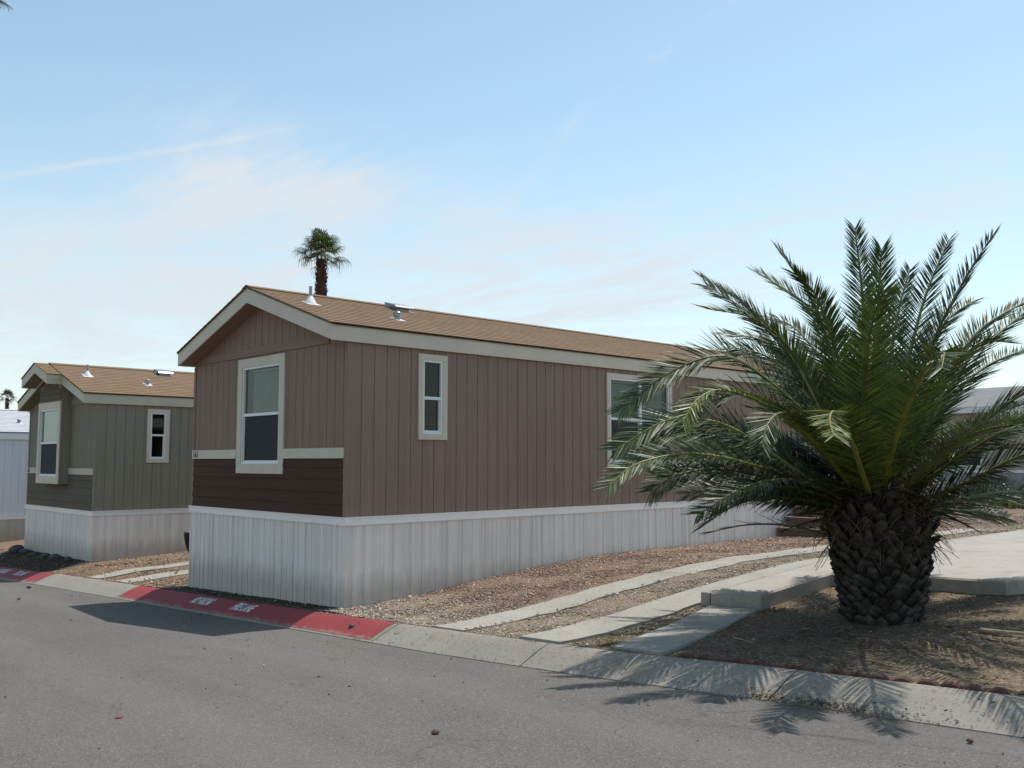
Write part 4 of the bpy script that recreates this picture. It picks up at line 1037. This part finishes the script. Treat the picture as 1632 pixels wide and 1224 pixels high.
gravel('gravel', [(26000, 0, 2.1, -.4, 7, .5, 1), (9000, 0, 2.1, 6, 13, 0, 1.25), (9000, 2.55, 3.35, -.4, 7, .6, .85), (3500, 3.8, 4.4, -.4, 2, .2, .8), (2500, -4.4, 0, -.45, .05, 0, .9),
                  (12000, -9.7, -4.3, -.5, 7, .5, 1.35), (3000, 2.0, 4.0, 6, 14, 0, 1.1), (7000, 4.3, 9.5, -.2, 3.4, 0, .62), (1200, -14, -9.6, -.6, .4, 0, 1.3), (6000, .2, 4, 12, 24, 0, 1.6), (3000, -20, -14, -.6, 6, .3, 1.5)], .0088, 21)
# twigs, seeds and shed leaf bits under the palm and in the gutter
V = []; F = []; T = []; r = random.Random(5)
def flake(x, y, z, ln, w_, c, tilt=.15):
    a = r.uniform(0, 6.2832); d = Vector((math.cos(a), math.sin(a), r.uniform(-tilt, tilt))); s = Vector((-math.sin(a), math.cos(a), r.uniform(-.5, .5)))*w_; p = Vector((x, y, z)); b = len(V)
    V.extend([tuple(p-s), tuple(p+s), tuple(p+d*ln*.5+s*.8+Vector((0, 0, ln*.06))), tuple(p+d*ln*.5-s*.8+Vector((0, 0, ln*.06))), tuple(p+d*ln+s*.3), tuple(p+d*ln-s*.3)]); T.extend([(*c, 1)]*6)
    F.extend([(b, b+1, b+2, b+3), (b+3, b+2, b+4, b+5)])
for i in range(2600):
    a = r.uniform(0, 6.28); q = abs(r.gauss(0, 1.25))+.4; x = PX+q*math.cos(a)+.5; y = PY-.6+q*math.sin(a)*.8
    if y < back_y(x)+.03 or y > 3.25 or (x < 4.62 and y > .3): continue
    if (x-PX)**2+(y-PY)**2 < .2: continue
    k = r.uniform(.4, 1.5); c = r.choice([(.09, .065, .04), (.16, .12, .075), (.06, .05, .04), (.24, .18, .11)])
    flake(x, y, float(terr(x, y))+.008-.03*math.exp(-((x-5.66)**2+(y-2.08)**2)/.9), r.uniform(.02, .12), r.uniform(.0015, .006), tuple(v*k for v in c))
for i in range(900):
    x = r.gauss(6.45, .32); u = abs(r.gauss(.06, .10)); x, y, z = curb_pt(x, min(u, .9), .012) if r.random() < .7 else (x, edge_y(x)-abs(r.gauss(0, .06)), float(road_z(x))+.004)
    k = r.uniform(.4, 1.4); c = r.choice([(.06, .045, .032), (.10, .07, .045), (.045, .038, .03), (.15, .10, .05)])
    flake(x, y, z, r.uniform(.008, .03), r.uniform(.0015, .005), tuple(v*k for v in c))
for i in range(130):
    x = r.uniform(-1, 9); p = curb_pt(x, r.random()**1.6, .011); k = r.uniform(.4, 1.3); flake(*p, r.uniform(.008, .03), r.uniform(.003, .008), (.08*k, .06*k, .045*k))
for i in range(30):
    x = r.gauss(5.9, .05); p = curb_pt(x, abs(r.gauss(.08, .08)), .012); k = r.uniform(.6, 1.2); flake(*p, r.uniform(.015, .045), r.uniform(.003, .007), (.17*k, .085*k, .03*k), .5)
tag(np_mesh('leaf_litter', V, F, M['litter'], col=T), kind='stuff')
n = 330; x = g.uniform(-6, 9.5, n); y = edge_y(x)-np.abs(g.normal(0, 1.3, n))-.02; y = np.where(g.random(n) < .35, g.uniform(-6.5, -.8, n), y)
kk = y > -7; x, y = x[kk], y[kk]; n = len(x)
tcol = np.where(g.random((n, 1)) < .3, np.array((.42, .38, .33)), np.array((.07, .055, .045)))*g.uniform(.6, 1.4, (n, 1))
tt_ = edge_y(x)-y; zr_ = road_z(x)+.004+.022*np.sin(np.minimum(tt_, 7.6)/7.6*math.pi)
scatter('road_grit', np.stack([x, y, zr_+.003], -1), np.exp(g.normal(-5.15, .4, n)), tcol, M['stone'], seed=33)

# weeds along the far home
V = []; F = []; T = []
for i in range(2600):
    x = r.uniform(-7, 3.5); y = 25.2+r.gauss(0, .55); k = r.uniform(.5, 1.3); c = r.choice([(.12, .13, .03), (.08, .10, .025), (.20, .17, .06)]); z = float(terr(x, y)); b = len(V); h = r.uniform(.08, .38); a = r.uniform(0, 6.28); w_ = .025
    V += [(x-w_*math.cos(a), y-w_*math.sin(a), z), (x+w_*math.cos(a), y+w_*math.sin(a), z), (x+r.uniform(-.12, .12)+.006, y+r.uniform(-.1, .1), z+h), (x+r.uniform(-.12, .12), y+r.uniform(-.1, .1), z+h)]; T += [(c[0]*k, c[1]*k, c[2]*k, 1)]*4; F.append((b, b+1, b+2, b+3))
tag(np_mesh('weeds', V, F, M['dryleaf'], col=T), kind='stuff')

# scalloped edging at the back of the curb
def edger(x0, x1, label):
    mb = MB(); n = 4; w = (x1-x0)/n
    def sec(x, h):
        y = float(back_y(x)); z = float(road_z(x))+.092; return [(x, y+.005, z-.06), (x, y+.012, z+h-.012), (x, y+.028, z+h), (x, y+.052, z+h), (x, y+.062, z+h-.014), (x, y+.065, z-.06)]
    rows = []; m = 7
    for k in range(n):
        for j in range(m+(1 if k == n-1 else 0)):
            t = j/m; rows.append(sec(x0+w*(k+t), .046+.030*math.sin(math.pi*min(1, t))**.7 if 0 < t < 1 else .043))
    b = len(rows); vs = [p for r_ in rows for p in r_]; fs = []
    for i in range(b-1):
        for k in range(5): fs.append((i*6+k, (i+1)*6+k, (i+1)*6+k+1, i*6+k+1))
    fs += [tuple(range(6)), tuple(range((b-1)*6, b*6))[::-1]]
    mb.add(vs, fs); o = mb.build('edging_block', M['redbrick']); return tag(o, label, 'garden edging', 'scalloped red edging blocks along the curb')
x = 4.98; labs = ['scalloped red edging block beside the end of the walkway', 'second scalloped red edging block from the walkway', 'scalloped red edging block in the deepest palm shade', 'scalloped red edging block nearest the leaf litter in the gutter', 'scalloped red edging block right of the leaf litter', 'scalloped red edging block in sun by the right frame edge', 'scalloped red edging block cut by the right frame edge']
for i in range(5):
    edger(x, x+.598, labs[i] if i < 4 else 'scalloped red edging block in the sun, last before the frame edge'); x += .612

# black strip edging behind the red curb
mb = MB(); xs = np.arange(-4.95, 1.0, .15)
for a, b in zip(xs, xs[1:]):
    f = lambda x, d, h: (x, float(back_y(x))+.012+d+.01*math.sin(x*5), float(road_z(x))+.11+h+.008*math.sin(x*7))
    mb.add([f(a, 0, 0), f(b, 0, 0), f(b, 0, .034), f(a, 0, .034), f(a, .03, .034), f(b, .03, .034), f(a, .03, 0), f(b, .03, 0)], [(0, 1, 2, 3), (3, 2, 5, 4), (4, 5, 7, 6)])
tag(mb.build('edging_strip', M['black']), 'black lawn edging strip behind the red curb of the brown home', 'garden edging')

# rocks, pebbles, sticks
def rock(name, loc, s, mat, label, cat, group=None, seed=0, flat=.6):
    r = random.Random(seed); V = []; F = []; nu, nv = 9, 6
    lob = [(Vector((r.gauss(0, 1), r.gauss(0, 1), r.gauss(0, 1))).normalized(), r.uniform(-.3, .3)) for _ in range(7)]
    for i in range(nv+1):
        for j in range(nu):
            th = math.pi*i/nv; ph_ = 6.2832*j/nu; d = Vector((math.sin(th)*math.cos(ph_), math.sin(th)*math.sin(ph_), math.cos(th))); k = 1+sum(a*max(0, d.dot(v)) for v, a in lob)
            V.append((d.x*k*s, d.y*k*s*r.uniform(.95, 1.05), d.z*k*s*flat))
    for i in range(nv):
        for j in range(nu): F.append((i*nu+j, (i+1)*nu+j, (i+1)*nu+(j+1) % nu, i*nu+(j+1) % nu))
    o = np_mesh(name, V, F, mat); o.location = loc; o.rotation_euler = (0, 0, r.uniform(0, 6)); return tag(o, label, cat, group)
rl = ['dark rock at the far end of the olive home front', 'dark rock second from the far end of the olive home front', 'low dark rock in the middle of the olive home front', 'dark rock under the window bay of the olive home', 'largest dark rock close to the olive home skirting', 'dark rock nearest the corner of the olive home']
for i, (x, y, s) in enumerate([(-13.5, .12, .14), (-13.0, .14, .12), (-12.3, .06, .08), (-11.6, .14, .09), (-11.0, .18, .13), (-10.3, .20, .09)]):
    rock('rock', (x, y, float(terr(x, y))+s*.3), s, M['rock'], rl[i], 'rock', 'dark rocks along the olive home', 50+i)
def rz0(x, y): t_ = float(edge_y(x))-y; return float(road_z(x))+.004+.022*math.sin(min(t_, 7.6)/7.6*math.pi)
rock('pebble', (5.02, -2.62, rz0(5.02, -2.62)+.01), .022, M['redbrick'], 'reddish stone chip on the asphalt near the bottom centre', 'stone', None, 3)
rock('pebble', (7.46, -.66, rz0(7.46, -.66)+.01), .020, M['redbrick'], 'reddish pebble on the road by the right frame edge', 'stone', None, 4)
rock('pebble', (*curb_pt(1.02, .45, .02)[:2], curb_pt(1.02, .45)[2]+.02), .036, M['rock'], 'grey stone lying on the red curb paint', 'stone', None, 5)
rock('pebble', (-7.89, -1.22, rz0(-7.89, -1.22)+.02), .045, M['rock'], 'dark stone on the road before the olive home driveway', 'stone', None, 6)
rock('pebble', (-5.9, -1.94, rz0(-5.9, -1.94)+.02), .035, M['rock'], 'dark stone farther out on the left of the road', 'stone', None, 8)
pz = rz0(3.05, -3.8)
pb = MB(); pb.add([(3.02, -3.82, pz+.004), (3.05, -3.79, pz+.014), (3.08, -3.80, pz+.005), (3.055, -3.83, pz+.005), (3.045, -3.77, pz+.008)], [(0, 3, 1), (3, 2, 1), (1, 2, 4), (0, 1, 4)])
tag(pb.build('petal', M['petal']), 'magenta bougainvillea petal on the asphalt at lower left', 'petal')
def stick(pts, rr, label):
    mb = MB(); P = [(x, y, float(terr(x, y))+dz) for x, y, dz in pts]; C_, _ = catmull(P, 9); mb.tube(C_, [rr*(1-.5*i/8) for i in range(9)], 6)
    tag(mb.build('stick', M['stick'], smooth=True), label, 'stick')
stick([(6.75, 2.55, .02), (7.0, 2.62, .05), (7.3, 2.8, .03)], .03, 'split dry palm stalk at the right edge near the patio slab')
stick([(6.62, 1.75, .02), (6.95, 1.72, .03), (7.35, 1.78, .02)], .018, 'long pale stick lying in the dirt right of the palm')
stick([(6.75, .52, .012), (6.9, .50, .012), (7.02, .51, .012)], .009, 'short tan stick in the sunlit dirt behind the edging')
stick([(4.95, .75, .01), (5.1, .68, .014), (5.22, .62, .01)], .008, 'short dark twig in the palm shade by the walkway')
# small dry weed tuft where driveway meets curb
V = []; F = []; T = []; cx0, cy0 = 4.2, -.02; cz0 = float(terr(cx0, cy0))
for i in range(46):
    a = r.uniform(0, 6.28); l = r.uniform(.05, .16); e = r.uniform(.1, 1.0); d = Vector((math.cos(a)*math.cos(e), math.sin(a)*math.cos(e), math.sin(e)*.6)); s = Vector((-math.sin(a), math.cos(a), 0))*.006; p = Vector((cx0+r.uniform(-.05, .05), cy0+r.uniform(-.04, .04), cz0+.005)); b = len(V); k = r.uniform(.6, 1.4)
    V += [tuple(p-s), tuple(p+s), tuple(p+d*l+s*.3), tuple(p+d*l-s*.3)]; T += [(.20*k, .12*k, .05*k, 1)]*4; F.append((b, b+1, b+2, b+3))
tag(np_mesh('dry_weed', V, F, M['dryleaf'], col=T), 'small dry brown weed at the foot of the walkway by the curb', 'weed')

# ------------------------------------------------------------------ sun, sky, camera
SUN = Vector((.012, .388, 1.0)).normalized()
sun = bpy.data.lights.new('sun', 'SUN'); sun.energy = 2.15; sun.angle = rad(.53); sun.color = (1, .955, .89)
so = bpy.data.objects.new('sun', sun); COL.objects.link(so); so.rotation_euler = SUN.to_track_quat('Z', 'Y').to_euler()
w = bpy.data.worlds.new('World'); scene.world = w; w.use_nodes = True; t = NT(w.node_tree)
bg = [x for x in t.n if x.type == 'BACKGROUND'][0]
sky = t.node('ShaderNodeTexSky', sky_type='NISHITA'); sky.sun_disc = False; sky.sun_elevation = math.asin(SUN.z); sky.sun_rotation = math.atan2(SUN.x, SUN.y)
sky.altitude = 600; sky.air_density = 1.0; sky.dust_density = 1.0; sky.ozone_density = 1.2
d = t.node('ShaderNodeTexCoord').outputs['Generated']
sepd = t.node('ShaderNodeSeparateXYZ'); t.l.new(d, sepd.inputs[0]); dz = sepd.outputs[2]
def unit(v): return tuple(Vector(v).normalized())
# high thin cirrus: streaks on a plane far overhead
inv = t.math('DIVIDE', 1.0, t.math('MAXIMUM', t.math('ADD', dz, .06), .03))
sc = t.node('ShaderNodeVectorMath', operation='SCALE'); t.l.new(d, sc.inputs[0]); t.l.new(inv, sc.inputs['Scale']); pl = sc.outputs[0]
ang = math.atan2(.55, .83)
st1 = t.noise(t.mapping(pl, (1.0, 3.2, 0), (2.1, 5.3, 0), (0, 0, -.55)), 1.15, 8, .62, .6)
st2 = t.noise(t.mapping(pl, (1.4, 1.4, 0), (7.7, 1.1, 0)), .8, 7, .6, .3)
wisp = t.math('ADD', t.math('MULTIPLY', st1, .6), t.math('MULTIPLY', st2, .4))
def blob(c, wr, wu, tilt=0):
    c = Vector(c).normalized(); right = c.cross(Vector((0, 0, 1))).normalized(); up = right.cross(c)
    a, b = right*math.cos(tilt)+up*math.sin(tilt), up*math.cos(tilt)-right*math.sin(tilt)
    x = t.math('DIVIDE', t.dot(d, tuple(a)), wr); y = t.math('DIVIDE', t.dot(d, tuple(b)), wu)
    e = t.math('POWER', 2.71828, t.math('MULTIPLY', t.math('ADD', t.math('MULTIPLY', x, x), t.math('MULTIPLY', y, y)), -1))
    return t.math('MULTIPLY', e, t.math('GREATER_THAN', t.dot(d, tuple(c)), 0))
def trail(p, q, wid, soft, seed, brk=0.0, wob=.012):
    p, q = Vector(p).normalized(), Vector(q).normalized(); n_ = p.cross(q).normalized(); m_ = (p+q).normalized(); al = (q-p).normalized(); half = (q-p).length/2
    wn = t.math('MULTIPLY', t.math('SUBTRACT', t.noise(t.mapping(d, (1, 1, 1), (seed, 0, 0)), 9, 4, .6), .5), wob)
    y = t.math('DIVIDE', t.math('ADD', t.dot(d, tuple(n_)), wn), wid); e = t.math('POWER', 2.71828, t.math('MULTIPLY', t.math('MULTIPLY', y, y), -1))
    x = t.math('DIVIDE', t.dot(d, tuple(al)), half*soft); f = t.math('POWER', 2.71828, t.math('MULTIPLY', t.math('POWER', t.math('ABSOLUTE', x), 4), -1))
    r_ = t.math('MULTIPLY', t.math('MULTIPLY', e, f), t.math('GREATER_THAN', t.dot(d, tuple(m_)), 0))
    k = t.ramp(t.noise(t.mapping(d, (1, 1, 1), (seed, 3, 1)), 14, 5, .65), [(.35+brk*.2, 1-brk if brk else .55), (.62, 1)])
    return t.math('MULTIPLY', r_, k)
wk = t.ramp(wisp, [(.40, 0), (.62, 1)]); wk2 = t.ramp(wisp, [(.42, .05), (.60, 1)])
parts = [t.math('MULTIPLY', t.math('MULTIPLY', blob((-.825, .475, .300), .125, .045, -.22), wk2), .85),
         t.math('MULTIPLY', t.math('MULTIPLY', blob((-.875, .405, .262), .07, .032, .25), wk2), .75),
         t.math('MULTIPLY', t.math('MULTIPLY', blob((-.91, .37, .170), .42, .085, .05), t.ramp(wisp, [(.36, .35), (.60, 1)])), .84),
         t.math('MULTIPLY', t.math('MULTIPLY', blob((-.66, .72, .20), .30, .07, 0), wk), .60),
         t.math('MULTIPLY', t.math('MULTIPLY', blob((-.33, .91, .26), .26, .06, .1), wk), .45),
         t.math('MULTIPLY', trail((-.9440, .205, .250), (-.8347, .443, .3275), .0030, 1.15, 1), .46),
         t.math('MULTIPLY', trail((-.4897, .7502, .4442), (-.6353, .6885, .3497), .006, 1.0, 4, .9, .02), .42),
         t.math('MULTIPLY', trail((-.6353, .6885, .3497), (-.7224, .6458, .2471), .007, 1.0, 6, .8, .03), .50)]
tot = parts[0]
for p in parts[1:]: tot = t.math('ADD', tot, p)
# pale band of high haze towards the horizon
band = t.math('POWER', t.math('SUBTRACT', 1.0, t.math('MAXIMUM', dz, 0)), 5.5)
tot = t.math('ADD', tot, t.math('MULTIPLY', band, .68)); tot = t.math('MINIMUM', tot, .93)
cloud = t.mix(0.0, (2.72, 2.95, 3.14), (2.72, 2.95, 3.14))
base = t.mix(1.0, sky.outputs[0], (.81, .83, .69), 'MULTIPLY')
t.l.new(t.mix(tot, base, cloud), bg.inputs['Color']); bg.inputs['Strength'].default_value = .13

cam = bpy.data.cameras.new('camera'); cam.sensor_width = 36; cam.lens = 1491/1632*36; cam.clip_end = 3000; cam.clip_start = .05
co = bpy.data.objects.new('camera', cam); COL.objects.link(co); co.location = (9.68, -6.34, 1.79)
hd = rad(136.8); pit = math.atan(123/1491); fw = Vector((math.cos(hd)*math.cos(pit), math.sin(hd)*math.cos(pit), math.sin(pit)))
co.rotation_euler = fw.to_track_quat('-Z', 'Y').to_euler(); scene.camera = co
vs = scene.view_settings; vs.view_transform = 'Standard'; vs.look = 'None'; vs.exposure = 1.06; vs.gamma = 1; vs.use_curve_mapping = False
scene.cycles.max_bounces = 8; scene.cycles.transparent_max_bounces = 12
